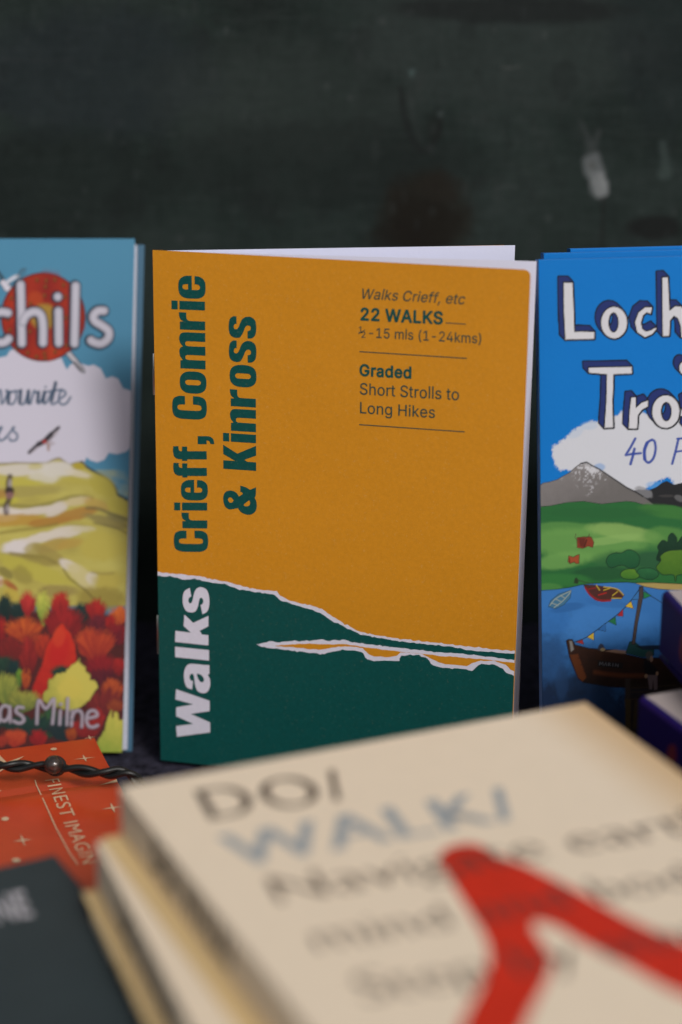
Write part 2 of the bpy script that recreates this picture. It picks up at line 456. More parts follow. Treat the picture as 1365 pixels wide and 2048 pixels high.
  'a': (497, ['112,-29 82,-18 58,-4 34,19 18,43 9,67 5,103 6,133 15,163 40,198 70,219 100,231 130,238 244,255 249,259 247,277 238,291 220,302 196,305 172,302 142,288 116,253 106,249 94,248 28,269 16,283 17,301 34,335 52,357 82,381 112,396 148,406 184,410 226,408 262,400 298,383 325,361 346,331 358,295 363,247 360,-11 352,-21 340,-26 274,-26 262,-22 250,-10 214,-27 184,-33 148,-34', '150,73 172,71 196,74 226,89 239,103 247,121 250,145 246,151 160,139 136,131 124,123 118,109 121,91 130,81']),
  'd': (532, ['152,-29 110,-13 74,13 48,44 26,86 14,128 8,188 13,248 25,290 43,326 68,358 98,383 128,398 164,408 212,410 248,403 284,385 285,512 290,524 296,530 308,535 380,533 393,524 398,506 396,-10 386,-22 374,-26 308,-26 296,-20 284,-7 254,-24 230,-31 194,-34', '191,74 212,73 230,77 254,92 274,122 284,164 283,224 270,266 256,284 242,295 212,303 176,299 152,283 134,254 123,212 125,158 137,116 149,98 162,86']),
  'e': (511, ['164,-29 122,-16 92,2 62,29 39,62 20,104 11,146 8,188 13,242 25,284 42,320 62,347 91,374 128,395 164,406 206,410 242,407 278,397 312,380 341,356 364,326 382,290 393,248 397,194 394,158 386,148 374,144 134,143 126,140 132,122 142,104 158,88 176,78 194,73 230,73 254,81 272,97 285,122 302,131 374,115 387,104 390,86 380,59 362,31 338,7 308,-12 278,-25 242,-32 194,-34', '128,248 276,248 267,272 251,290 230,301 206,304 182,301 158,290 140,272']),
 },
}

FONT['B'][' '] = FONT['R'][' ']
COVER_E_INV = 1.1   # how much denser print reads in this light
WALL_E_INV = 0.82

# ---------------------------------------------------------------- cover painter
# A printed picture is held as a colour per vertex of a fine grid over the cover.
def vnoise(x, y, seed=0):
    xi, yi = np.floor(x).astype(np.int64), np.floor(y).astype(np.int64)
    fx, fy = x - xi, y - yi
    fx, fy = fx * fx * (3 - 2 * fx), fy * fy * (3 - 2 * fy)
    def h(a, b):
        n = (a * 374761393 + b * 668265263 + seed * 144665) & 0xffffffff
        n = ((n ^ (n >> 13)) * 1274126177) & 0xffffffff
        return ((n ^ (n >> 16)) & 0xffff) / 65535.0
    return (h(xi, yi) * (1 - fx) + h(xi + 1, yi) * fx) * (1 - fy) + (h(xi, yi + 1) * (1 - fx) + h(xi + 1, yi + 1) * fx) * fy

def fbm(x, y, seed=0, oct=4):
    s, a, t = 0, 1, 0
    for i in range(oct):
        s = s + a * vnoise(x * 2**i, y * 2**i, seed + i * 17)
        t += a
        a *= 0.5
    return s / t

class Painter:
    def __init__(self, X, Y):
        self.X, self.Y = X, Y
        self.C = np.zeros(X.shape + (3,))
        self.n1 = fbm(X / 3.0, Y / 3.0, 3) - 0.5
        self.n2 = fbm(X / 9.0, Y / 9.0, 5) - 0.5
        self.n3 = fbm(X / 40.0, Y / 40.0, 9) - 0.5
    def base(self, col):
        self.C[:] = lin(*col)
    def blend(self, m, col):
        if isinstance(col, tuple):
            col = lin(*col)
        self.C += (col - self.C) * m[..., None]
    def window(self, x0, x1, y0, y1):
        return np.nonzero((self.X > x0) & (self.X < x1) & (self.Y > y0) & (self.Y < y1))
    @staticmethod
    def sdf(X, Y, P, closed=True):
        d = np.full(X.shape, 1e9)
        ins = np.zeros(X.shape, bool)
        n = len(P)
        for i in range(n if closed else n - 1):
            (ax, ay), (bx, by) = P[i], P[(i + 1) % n]
            ex, ey = bx - ax, by - ay
            l2 = ex * ex + ey * ey + 1e-12
            t = np.clip(((X - ax) * ex + (Y - ay) * ey) / l2, 0, 1)
            d = np.minimum(d, (X - ax - t * ex) ** 2 + (Y - ay - t * ey) ** 2)
            if closed:
                c = (ay > Y) != (by > Y)
                xs = ex * (Y - ay) / (ey if abs(ey) > 1e-9 else 1e-9) + ax
                ins ^= c & (X < xs)
        d = np.sqrt(d)
        return np.where(ins, -d, d) if closed else d
    def apply(self, w, d, col, soft, op, col2=None, g=None):
        m = np.clip(0.5 - d / soft, 0, 1) * op
        c = lin(*col) if isinstance(col, tuple) else col
        if col2 is not None:
            c = c + (lin(*col2) - c) * np.clip(g, 0, 1)[..., None]
        self.C[w] += (c - self.C[w]) * m[..., None]
    def fill(self, P, col, soft=1.2, op=1.0, rough=0.0, smooth=False, col2=None, gdir=None, outline=None, ow=1.5, grow=0.0, holes=()):
        if smooth:
            P = smooth_loop(P, 5)
        xs, ys = [p[0] for p in P], [p[1] for p in P]
        pad = soft + 3 * rough + ow + abs(grow) + 3
        w = self.window(min(xs) - pad, max(xs) + pad, min(ys) - pad, max(ys) + pad)
        X, Y = self.X[w], self.Y[w]
        d = self.sdf(X, Y, [p[:2] for p in P]) - grow
        for hl in holes:
            d = np.maximum(d, -self.sdf(X, Y, hl) - grow)
        if rough:
            d = d + (self.n1[w] * 1.5 + self.n2[w] * 1.5) * rough
        if outline is not None:
            self.apply(w, d - ow, outline, soft, op)
        g = None
        if col2 is not None:
            (ax, ay), (bx, by) = gdir
            ex, ey = bx - ax, by - ay
            g = ((X - ax) * ex + (Y - ay) * ey) / (ex * ex + ey * ey) + self.n2[w] * 0.5
        self.apply(w, d, col, soft, op, col2, g)
    def stroke(self, P, width, col, soft=1.2, op=1.0, smooth=True, rough=0.0, taper=None):
        if smooth and len(P) > 2:
            Q = []
            for i in range(len(P) - 1):
                p0, p1, p2, p3 = (np.array(P[min(max(i + j - 1, 0), len(P) - 1)], float) for j in range(4))
                for t in (0, .25, .5, .75):
                    Q.append(tuple(0.5 * (2 * p1 + (p2 - p0) * t + (2 * p0 - 5 * p1 + 4 * p2 - p3) * t * t + (3 * p1 - p0 - 3 * p2 + p3) * t**3)))
            P = Q + [tuple(P[-1])]
        xs, ys = [p[0] for p in P], [p[1] for p in P]
        pad = width + soft + 3 * rough + 2
        w = self.window(min(xs) - pad, max(xs) + pad, min(ys) - pad, max(ys) + pad)
        d = self.sdf(self.X[w], self.Y[w], P, False) - width / 2
        if rough:
            d = d + self.n1[w] * 2 * rough
        self.apply(w, d, col, soft, op)
    def blob(self, cx, cy, rx, ry, col, op=1.0, ang=0.0, hard=1.0, rough=0.25):
        R = max(rx, ry) * 1.8
        w = self.window(cx - R, cx + R, cy - R, cy + R)
        X, Y = self.X[w] - cx, self.Y[w] - cy
        a = radians(ang)
        u, v = (X * cos(a) + Y * sin(a)) / rx, (-X * sin(a) + Y * cos(a)) / ry
        d = np.sqrt(u * u + v * v) + self.n3[w] * rough * 2 + self.n2[w] * rough * 0.6
        m = np.clip((1.25 - d) / 0.5 * hard, 0, 1)
        m = m * m * (3 - 2 * m)
        self.C[w] += (lin(*col) - self.C[w]) * (m * op)[..., None]
    def tree(self, cx, cy, rx, ry, col, col2, seed=0, teeth=13, ang=0.0, dark=0.55):
        """a painted tree: bristly edge, lighter top"""
        R = max(rx, ry) * 1.5
        w = self.window(cx - R, cx + R, cy - R, cy + R)
        X, Y = self.X[w] - cx, self.Y[w] - cy
        a = radians(ang)
        u, v = (X * cos(a) + Y * sin(a)) / rx, (-X * sin(a) + Y * cos(a)) / ry
        # flame-like tuft: narrow foot, spiky head, strokes fanning up from the foot
        v0 = v - 0.55
        u = u / np.clip(0.55 + 0.45 * np.clip((1.1 - v) / 1.3, 0, 1), 0.3, 1)
        r = np.sqrt(u * u + v * v)
        th = np.arctan2(v, u)
        fan = np.arctan2(u, -(v0 - 0.65))
        tf = fan * teeth * 0.62 + 1.3 * (vnoise(fan * 2.5 + 7, r * 0 + seed, seed + 2) - 0.5)
        saw = np.abs((tf % 1.0) - 0.5) * 2
        head = np.clip((0.55 - v) / 0.9, 0, 1)
        deep = (0.30 + 0.34 * vnoise(fan * 3.3, r * 0 + 3, seed)) * head
        edge = 1.10 + 0.24 * (vnoise(th * 2.2 + 10, r * 0 + seed, seed + 3) - 0.5) - deep * saw + 0.12 * self.n1[w]
        sc = min(rx, ry)
        d = (r - edge) * sc
        self.apply(w, d - 1.5, (48, 30, 30), 3.0, dark)
        g = np.clip((v + 1) / 2 + 0.4 * self.n2[w] + 0.9 * (vnoise(fan * 16, r * 1.2, seed + 5) - 0.5), 0, 1)
        self.apply(w, d, col, 2.0, 1.0, col2, g)

def cover_grid(pl, x0, x1, y0, y1, step, radius_px=None):
    nx, ny = int(round((x1 - x0) / step)) + 1, int(round((y1 - y0) / step)) + 1
    xs, ys = np.linspace(x0, x1, nx), np.linspace(y0, y1, ny)
    return grid_from(pl, xs, ys)

def grid_from(pl, xs, ys):
    GX, GY = np.meshgrid(xs, ys)
    W = pl.o + GX[..., None] * pl.ex + GY[..., None] * pl.ey
    d = W - CAM
    z = d @ FW
    return W, CX + FOC * (d @ RT) / z, CY - FOC * (d @ UP) / z

def build_grid(name, W, C, n, thick, mats, parent, attr='print'):
    """a sheet with the painted face in front and a plain rim and back, one closed mesh"""
    ny, nx = W.shape[:2]
    o0 = np.array(parent.location) if parent else np.zeros(3)
    idx = np.arange(ny * nx).reshape(ny, nx)
    q = np.stack([idx[:-1, :-1], idx[:-1, 1:], idx[1:, 1:], idx[1:, :-1]], -1).reshape(-1, 4)
    ring = np.concatenate([idx[0, :-1], idx[:-1, -1], idx[-1, :0:-1], idx[:0:-1, 0]])
    V = np.concatenate([W.reshape(-1, 3), W.reshape(-1, 3)[ring] - n * thick]) - o0
    k = ny * nx
    m = len(ring)
    back = k + np.arange(m)
    nb = np.roll(back, -1)
    nr = np.roll(ring, -1)
    side = np.stack([nr, ring, back, nb], -1)
    # back face: quads would need the inside, so use one n-gon
    me = bpy.data.meshes.new(name)
    me.vertices.add(len(V))
    me.vertices.foreach_set('co', V.astype(np.float32).ravel())
    nq = len(q) + len(side)
    loops = np.concatenate([q.ravel(), side.ravel(), back[::-1]])
    me.loops.add(len(loops))
    me.loops.foreach_set('vertex_index', loops.astype(np.int32))
    me.polygons.add(nq + 1)
    st = np.concatenate([np.arange(nq) * 4, [nq * 4]])
    me.polygons.foreach_set('loop_start', st.astype(np.int32))
    mi = np.concatenate([np.zeros(len(q)), np.ones(len(side) + 1)]).astype(np.int32)
    me.update(calc_edges=True)
    for mt in mats:
        me.materials.append(mt)
    me.polygons.foreach_set('material_index', mi)
    at = me.attributes.new(attr, 'FLOAT_COLOR', 'POINT')
    col = np.ones((len(V), 4), np.float32)
    col[:k, :3] = np.clip(C, 0, 1).reshape(-1, 3)
    col[k:, :3] = 0.7
    at.data.foreach_set('color', col.ravel())
    me.validate()
    me.update()
    o = bpy.data.objects.new(name, me)
    SC.collection.objects.link(o)
    if parent:
        o.parent = parent
    return o

def T(ox, oy, s, pts):
    return [(ox + p[0] / s, oy + p[1] / s) + tuple(p[2:]) for p in pts]

# ================================================================= SETTING
WALL_Y = 0.685
M_cloth = material('dark_cloth', (0.028, 0.027, 0.042), rough=0.9, spec=0.1, bump=0.8, bscale=900, vary=0.95, vscale=330)
mb = MB()
xs_t = np.linspace(-0.6, 0.6, 61)
ys_t = np.linspace(-0.1, WALL_Y + 0.02, 41)
gx, gy = np.meshgrid(xs_t, ys_t)
gz = -0.0012 + 0.0011 * np.sin(gx * 31 + gy * 12) * np.sin(gy * 23 - gx * 7)
idx = np.arange(gx.size).reshape(gx.shape)
mb.add(np.stack([gx, gy, gz], -1).reshape(-1, 3),
       [tuple(map(int, (idx[i, j], idx[i, j + 1], idx[i + 1, j + 1], idx[i + 1, j]))) for i in range(gx.shape[0] - 1) for j in range(gx.shape[1] - 1)])
mb.slab(Plane((0, 0, -0.03), (1, 0, 0), (0, 1, 0)), -0.6, 0.6, -0.1, WALL_Y + 0.02, 0, 0.02)
table = mb.build('table', M_cloth, smooth=False)
table['label'] = 'stall table under a dark navy mottled cloth beneath the books'
table['category'] = 'table'

# the painted board behind the books
PW = Plane((0, WALL_Y, 0), (1, 0, 0), (0, 0, 1))
xs_w = np.concatenate([np.linspace(-0.7, -0.126, 30), np.linspace(-0.125, 0.125, 420), np.linspace(0.126, 0.7, 30)])
zs_w = np.concatenate([np.linspace(-0.03, 0.108, 12), np.linspace(0.1085, 0.215, 210), np.linspace(0.2155, 0.30, 10)])
W, PX, PY = grid_from(PW, xs_w, zs_w)
p = Painter(PX, PY)
WALL_E = 1.0
p.base((33, 45, 42))
big = fbm(PX / 260.0, PY / 200.0, 21, 4)
fine = fbm(PX / 26.0, PY / 60.0, 22, 5)
hz = fbm(PX / 90.0, PY / 9.0, 23, 3)
p.blend(np.clip((big - 0.42) * 2.6, 0, 1) * 0.8, (48, 58, 56))
p.blend(np.clip((0.5 - big) * 3.0, 0, 1) * 0.65, (23, 30, 29))
p.blend(np.clip((fine - 0.52) * 3.0, 0, 1) * 0.28, (52, 59, 59))
p.blend(np.clip((0.46 - fine) * 3.2, 0, 1) * 0.32, (24, 30, 30))
p.blend(np.clip((hz - 0.58) * 4.0, 0, 1) * 0.22, (62, 70, 69))
hz2 = fbm(PX / 34.0, PY / 2.6, 27, 3)
vt2 = fbm(PX / 2.8, PY / 40.0, 28, 3)
p.blend(np.clip((hz2 - 0.5) * 3.0, 0, 1) * 0.22, (58, 66, 66))
p.blend(np.clip((0.5 - hz2) * 3.0, 0, 1) * 0.25, (24, 29, 29))
p.blend(np.clip((vt2 - 0.52) * 3.0, 0, 1) * 0.16, (56, 63, 63))
p.blend(np.clip((0.48 - vt2) * 3.0, 0, 1) * 0.18, (24, 29, 29))
p.blob(190, 150, 230, 130, (33, 39, 48), 0.4)
p.blob(560, 190, 260, 120, (47, 55, 53), 0.4)
p.blob(1010, 90, 300, 130, (51, 59, 58), 0.45)
p.blob(640, 330, 330, 90, (27, 34, 33), 0.5)
p.blob(120, 360, 220, 110, (26, 33, 32), 0.5)
p.blob(1320, 90, 90, 190, (26, 34, 38), 0.4)
p.blob(1020, 20, 220, 26, (26, 29, 30), 0.7)
p.blob(850, 430, 92, 84, (32, 27, 20), 0.7, rough=0.22)
p.blob(845, 445, 64, 62, (24, 20, 15), 0.7, rough=0.3)
p.blob(885, 375, 50, 30, (36, 31, 26), 0.4, rough=0.3)
p.blob(800, 475, 60, 40, (25, 22, 18), 0.6, rough=0.3)
p.stroke([(802, 175), (808, 225), (818, 262), (838, 297), (852, 302), (868, 285), (882, 245), (878, 220)], 9, (27, 31, 31), 7, 0.9, rough=3)
p.stroke([(820, 180), (826, 230), (842, 280)], 6, (62, 68, 68), 8, 0.35, rough=2)
p.blob(870, 258, 16, 28, (24, 28, 26), 0.6)
p.fill([(818, 140), (832, 138), (828, 150), (822, 158)], (90, 110, 110), 5, 0.5, 1.5)
p.blob(881, 228, 6, 8, (80, 92, 92), 0.4)
# chalky drip
p.fill([(1160, 240), (1174, 262), (1186, 280), (1197, 258), (1202, 262), (1194, 292), (1196, 316), (1170, 318), (1174, 290)], (70, 75, 76), 12, 0.55, 4, True)
p.fill([(1168, 318), (1195, 306), (1208, 340), (1216, 372), (1214, 390), (1196, 396), (1184, 386), (1180, 362), (1170, 345)], (100, 105, 107), 8, 0.9, 4, True)
p.fill([(1186, 350), (1204, 344), (1214, 372), (1212, 390), (1198, 394), (1190, 378)], (140, 144, 146), 9, 0.8, 5, True)
p.stroke([(1188, 330), (1196, 360), (1204, 388)], 3, (70, 76, 76), 4, 0.5, rough=3)
p.stroke([(1176, 318), (1182, 345), (1190, 372)], 4, (118, 122, 124), 5, 0.6, rough=3)
p.blob(1184, 332, 7, 8, (78, 80, 78), 0.6, rough=0.6)
p.fill([(1320, 285), (1332, 285), (1340, 330), (1344, 352), (1330, 360), (1316, 352), (1322, 325)], (62, 74, 72), 8, 0.75, 3, True)
p.stroke([(1207, 395), (1206, 440), (1203, 500)], 6, (25, 24, 24), 5, 0.7)
p.stroke([(1004, 134), (1022, 136), (1040, 133)], 3, (82, 86, 84), 3, 0.7)
p.stroke([(990, 376), (1015, 372), (1035, 375)], 4, (72, 78, 78), 5, 0.5)
p.stroke([(0, 118), (80, 122), (150, 118)], 3, (56, 60, 62), 4, 0.4)
p.blob(1310, 455, 60, 25, (24, 25, 25), 0.8)
for x, y in ((1348, 425), (1283, 422), (1098, 436), (700, 195), (655, 172), (360, 478), (1090, 70), (765, 43), (452, 60), (990, 60)):
    p.blob(x, y, 6, 8, (72, 78, 78), 0.35, rough=0.6)
for x, y, r in ((612, 52, 14), (720, 90, 26), (930, 62, 18), (400, 75, 20), (806, 360, 12), (960, 365, 16), (520, 420, 30), (250, 420, 40), (1130, 160, 25)):
    p.blob(x, y, r, r * 1.2, (26, 31, 31), 0.3, rough=0.8)
rs = np.random.RandomState(4)
for _ in range(200):
    x, y = rs.uniform(-60, 1420), rs.uniform(-20, 500)
    p.blob(x, y, rs.uniform(3, 9), rs.uniform(3, 16), (60, 66, 66) if rs.rand() > 0.45 else (22, 26, 26), rs.uniform(.08, .25), rough=0.6)
M_wall = material('board_paint', (0, 0, 0), rough=0.75, spec=0.15, bump=0.3, bscale=160, vary=0.14, vscale=380, attr='print')
M_board = material('board_wood', (0.03, 0.028, 0.025), rough=0.8)
wall = build_grid('back_board', W, np.clip(p.C * WALL_E_INV, 0, 1), PW.n, 0.018, [M_wall, M_board], None)
wall['label'] = 'dark green-black painted board with stains and a chalky drip behind the books'
wall['category'] = 'board'

# ================================================================= PAPER STOCK
M_white = material('white_paper', (0.66, 0.68, 0.84), rough=0.75, spec=0.2, bump=0.1, bscale=1200)
M_edge = material('page_edges', (0.50, 0.52, 0.60), rough=0.85, spec=0.1, vary=0.18, vscale=1800)
M_print = material('printed_cover', (0, 0, 0), rough=0.55, spec=0.14, attr='print', bump=0.08, bscale=900, wave=0.22)
M_bluecard = material('pale_blue_card', (0.03, 0.11, 0.19), rough=0.45, spec=0.4)
M_deepblue = material('bright_blue_card', (0.002, 0.12, 0.40), rough=0.45, spec=0.4, bump=0.05, bscale=900)
M_metal = material('staple_steel', (0.45, 0.45, 0.47), rough=0.35, spec=0.6)
M_metal.node_tree.nodes['Principled BSDF'].inputs['Metallic'].default_value = 1.0

def guidebook(name, label, group, pl, W_, H_, T_, C, GW, spine_side, card, splay=0.0):
    """paperback standing on the table: painted front cover, spine, page block, back cover"""
    base = pl.pt(W_ / 2, 0, -T_ / 2)
    root = thing(name, label, 'book', (base[0], base[1], 0.0), group)
    build_grid('front_cover', GW, C, pl.n, 0.0003, [M_print, card], root)
    b = MB()
    b.slab(pl, 0.0, W_ + splay * 1.9, 0, H_ - splay * 0.6, -T_, -T_ + 0.0003)
    b.build('back_cover', card, root)
    b = MB()
    if spine_side == 'left':
        b.slab(pl, 0.0, 0.0004, 0, H_, -T_ + 0.0003, -0.0003)
    else:
        b.slab(pl, W_, W_ + 0.0004, 0, H_, -T_, 0)
    b.build('spine', card, root)
    b = MB()
    n = 9
    for i in range(n):
        h0 = -T_ + 0.0005 + (T_ - 0.001) * i / n
        jit = random.uniform(0, 0.0005)
        if spine_side == 'left':
            k_ = splay * (1 - (i + 0.5) / n)
            xt, xb = W_ - 0.0006 - jit + k_ * 0.9, W_ - 0.0006 - jit + k_ * 1.5
            h1 = h0 + (T_ - 0.001) / n * 0.97
            b.box8([pl.pt(0.0005, 0.0006, h0), pl.pt(xb, 0.0006, h0), pl.pt(xt, H_ - 0.0007 - jit - k_ * 0.4, h0), pl.pt(0.0005, H_ - 0.0007 - jit, h0),
                    pl.pt(0.0005, 0.0006, h1), pl.pt(xb, 0.0006, h1), pl.pt(xt, H_ - 0.0007 - jit - k_ * 0.4, h1), pl.pt(0.0005, H_ - 0.0007 - jit, h1)])
        else:
            b.slab(pl, 0.0006 + jit, W_ - 0.0002, 0.0006, H_ - 0.0007 - jit, h0, h0 + (T_ - 0.001) / n * 0.97)
    b.build('page_block', M_edge, root)
    return root

# ================================================================= LEFT GUIDEBOOK (hills and autumn trees)
A_L = radians(22.0)
L_H, L_W, L_T = 0.1496, 0.106, 0.0062
bl = np.array([-0.06308, 0.57961, 0.0])                       # lower right corner of the cover
tr = on_z(270, 478, 0.0)                                      # direction of the right edge
ey = np.array([-0.06033 + 0.06308, 0.05600, 0.13860])
PL_L = Plane(bl - np.array([L_W, 0, 0]), (1, 0, 0), ey)
GW, PX, PY = cover_grid(PL_L, 0, L_W, 0, L_H, 0.00026)
p = Painter(PX, PY)
p.base((70, 124, 153))
p.blend(np.clip((fbm(PX / 120, PY / 90, 31) - .4) * 2, 0, 1) * 0.3, (62, 112, 142))
# cloud
s = 4.266
p.fill(T(0, 460, s, [(-2200, 1120), (-1500, 1060), (-900, 1110), (-420, 1070), (0, 1088), (60, 1076), (84, 1032), (130, 1012), (300, 1000), (520, 1080), (560, 1172), (575, 1190), (602, 1150), (660, 1125), (720, 1150), (760, 1160), (800, 1150), (860, 1182), (905, 1268), (960, 1250), (1010, 1270), (1052, 1352), (1112, 1370), (1180, 1440), (1170, 1800), (1120, 1850), (1080, 1890), (1000, 1912), (930, 1900), (892, 1960), (830, 1982), (770, 1962), (740, 1940), (716, 1995), (600, 2100), (-2200, 2100)]), (181, 178, 192), 1.6)
# shield and swords
a = lambda pts: T(0, 530, 5.6875, pts)
p.fill(a([(0, 195), (45, 160), (135, 260), (95, 305), (60, 290)]), (186, 184, 196), 2, 1, outline=(48, 62, 74), ow=1.6)
p.stroke(a([(-40, 60), (0, 110), (30, 150)]), 8, (40, 44, 48), 4, 0.8)
p.stroke(a([(95, 190), (150, 150), (205, 128)]), 8, (176, 180, 192), 2.5)
p.stroke(a([(205, 130), (250, 60), (290, 50)]), 5, (60, 80, 92), 4, 0.8)
p.stroke(a([(110, 215), (200, 180), (280, 90)]), 3, (50, 70, 84), 4, 0.7)
p.fill(a(superellipse(493, 592, 484, 508, 2.0, 48)), (66, 24, 24), 2.5)
p.fill(a(superellipse(493, 592, 466, 492, 2.0, 48)), (143, 40, 24), 5)
p.fill(a([(520, 100), (640, 120), (600, 580), (500, 590), (440, 300)]), (122, 28, 26), 26, 0.85)
p.fill(a([(180, 300), (470, 560), (120, 620), (80, 500)]), (160, 48, 24), 22, 0.8)
p.fill(a([(130, 700), (460, 640), (300, 1000), (170, 880)]), (118, 28, 26), 24, 0.85)
p.fill(a([(560, 700), (700, 700), (940, 700), (800, 950)]), (126, 30, 26), 20, 0.8)
p.fill(a([(540, 720), (700, 1000), (560, 1080)]), (164, 54, 26), 14, 0.8)
p.blob(410 / 5.69, 530 + 380 / 5.69, 16, 14, (160, 62, 28), 0.7)
p.blob(500 / 5.69, 530 + 590 / 5.69, 25, 26, (158, 128, 52), 0.95, rough=0.1)
for k in range(26):
    t = 2 * pi * k / 26
    p.stroke(a([(500 + 60 * cos(t), 590 + 62 * sin(t)), (500 + 128 * cos(t), 590 + 134 * sin(t))]), 1.2, (112, 78, 34), 1.4, 0.7)
for x, y in ((425, 175), (530, 180), (630, 170), (725, 230), (740, 365), (750, 600), (760, 920), (630, 990), (510, 1010), (420, 1045), (520, 1060), (320, 1000), (195, 950), (150, 850), (95, 615), (130, 380), (350, 440), (345, 760), (520, 250), (510, 350), (115, 740), (860, 800), (900, 500)):
    p.fill(a(superellipse(x, y, 24, 26, 2, 12)), (66, 36, 18), 2, 0.8)
    p.fill(a(superellipse(x - 3, y - 4, 16, 18, 2, 12)), (132, 82, 34), 2, 0.85)
    p.fill(a(superellipse(x - 3, y - 1, 7, 9, 2, 10)), (116, 40, 22), 2, 0.8)
p.fill(a([(755, 1010), (800, 985), (880, 1080), (955, 1190), (960, 1222), (920, 1205), (840, 1110)]), (168, 166, 174), 2, 1, outline=(46, 48, 56), ow=2)
p.stroke(a([(850, 1110), (930, 1195)]), 4, (62, 62, 66), 3, 0.9)
# the title
tubes = [
    [(92, 545), (20, 535), (-60, 560), (-118, 640), (-118, 770), (-70, 860), (15, 885), (70, 870), (100, 840)],
    [(238, 225), (246, 560), (252, 890)], [(262, 650), (300, 575), (390, 530), (465, 565), (492, 680), (492, 885)],
    [(668, 525), (672, 885)], [(660, 361), (661, 363)], [(864, 238), (858, 560), (850, 893)],
    [(1185, 520), (1115, 525), (1066, 580), (1085, 640), (1165, 690), (1240, 755), (1230, 840), (1150, 895), (1062, 875), (1040, 858)],
    [(-560, 300), (-720, 420), (-760, 620), (-680, 820), (-520, 880), (-380, 790), (-320, 580), (-400, 370), (-560, 300)]]
for t in tubes:
    p.stroke(a([(x - 8, y + 2) for x, y in t]), 25, (26, 36, 48), 4.5, 0.95)
for t in tubes:
    p.stroke(a(t), 17.5, (142, 142, 156), 2.2)
    p.stroke(a(t), 10, (180, 178, 190), 6, 0.9)
# handwriting
q = lambda pts: T(0, 740, 4.875, pts)
ink = (62, 84, 106)
for st in ([(-330, 200), (-380, 250), (-350, 320), (-300, 300), (-270, 200), (-280, 310), (-230, 300)],
           [(-120, 190), (-160, 330), (-40, 270), (-10, 200)],
           [(-30, 215), (10, 200), (20, 330), (70, 240), (64, 200)], [(64, 200), (110, 215)],
           [(150, 205), (90, 230), (82, 320), (130, 330), (165, 260), (150, 205), (195, 215)],
           [(205, 200), (195, 320), (240, 325), (280, 205), (275, 320), (300, 325)],
           [(300, 325), (328, 225), (340, 200), (350, 222), (378, 214)], [(378, 214), (368, 312)], [(368, 312), (384, 328), (404, 300)],
           [(404, 300), (436, 212)], [(436, 212), (424, 308), (440, 328), (468, 300), (500, 225)], [(446, 164), (448, 168)],
           [(545, 125), (500, 300), (520, 335), (560, 310)], [(450, 215), (600, 190)],
           [(575, 290), (640, 240), (625, 200), (590, 215), (575, 290), (600, 335), (650, 325), (690, 265)],
           [(-70, 560), (-60, 690), (0, 600), (20, 560), (-10, 570), (-20, 640), (10, 690), (60, 660)],
           [(60, 660), (140, 560), (120, 580), (170, 630), (160, 680), (110, 690), (95, 665)]):
    p.stroke(q(st), 4.2, ink, 2.4, 0.95)
for st in ([(205, 200), (195, 320)], [(545, 125), (505, 300)], [(90, 230), (82, 320)], [(280, 205), (275, 320)], [(436, 215), (425, 308)], [(378, 218), (369, 308)]):
    p.stroke(q(st), 7, (48, 66, 86), 2.6, 0.9)
# hills
hill = [(-1900, 700), (-1200, 830), (-600, 880), (0, 912), (150, 905), (300, 908), (450, 905), (520, 875), (580, 860), (620, 885), (680, 920), (740, 905), (800, 895), (850, 945), (940, 1000), (1050, 1065), (1120, 1140), (1150, 1212), (1200, 1240), (1260, 1272), (1420, 1330)]
p.fill(q(hill + [(1420, 2300), (-1900, 2300)]), (160, 150, 74), 2.0)
n = fbm(PX / 70, PY / 26, 41, 4)
msk = (PY > 940) * 1.0
p.blend(np.clip((n - .5) * 4, 0, 1) * 0.5 * msk, (176, 168, 92))
p.blend(np.clip((.46 - n) * 4, 0, 1) * 0.5 * msk, (134, 124, 62))
p.stroke(q(hill[:13]), 4, (120, 112, 96), 3, 0.8)
p.stroke(q(hill[12:]), 5, (38, 56, 62), 2.6, 0.95)
B = lambda x, y, rx, ry, c, o=0.9, an=0, r=0.35: p.blob(x / 4.875, 740 + y / 4.875, rx / 4.875, ry / 4.875, c, o, an, 1, r)
B(200, 975, 260, 55, (186, 180, 172)); B(560, 975, 200, 75, (188, 184, 178)); B(780, 1020, 140, 40, (188, 180, 160), .8, 15)
B(430, 1040, 160, 70, (186, 182, 170), .8); B(770, 935, 70, 40, (156, 140, 44), .9); B(350, 945, 70, 30, (172, 164, 110), .7)
B(220, 1100, 240, 40, (166, 158, 66), .8); B(800, 1080, 220, 40, (162, 152, 70), .8, 8); B(1000, 1130, 150, 90, (156, 146, 62), .8, 35)
B(250, 1185, 380, 60, (140, 130, 72), .7, -3); B(60, 1270, 130, 50, (164, 158, 58), .8)
p.stroke(q([(0, 1320), (150, 1322), (340, 1328), (520, 1290), (700, 1235), (830, 1232), (900, 1250)]), 6, (110, 104, 58), 6, 0.75)
B(330, 1375, 300, 40, (186, 178, 170), .9, -8); B(60, 1380, 160, 40, (188, 180, 172), .9); B(560, 1350, 120, 60, (184, 176, 168), .9, -25); B(750, 1280, 130, 40, (180, 166, 130), .8, -10)
B(950, 1310, 130, 55, (162, 134, 70), .7, 20); B(1140, 1330, 110, 70, (160, 150, 66), .8, 30)
B(140, 1465, 260, 60, (160, 126, 54), .9, -5); B(480, 1480, 220, 38, (148, 104, 44), .85, -8); B(760, 1400, 220, 55, (150, 108, 50), .85, -12); B(30, 1440, 150, 40, (168, 140, 90), .7)
B(1050, 1475, 220, 50, (122, 112, 66), .9, 15); B(1150, 1440, 110, 35, (110, 104, 70), .6, 15)
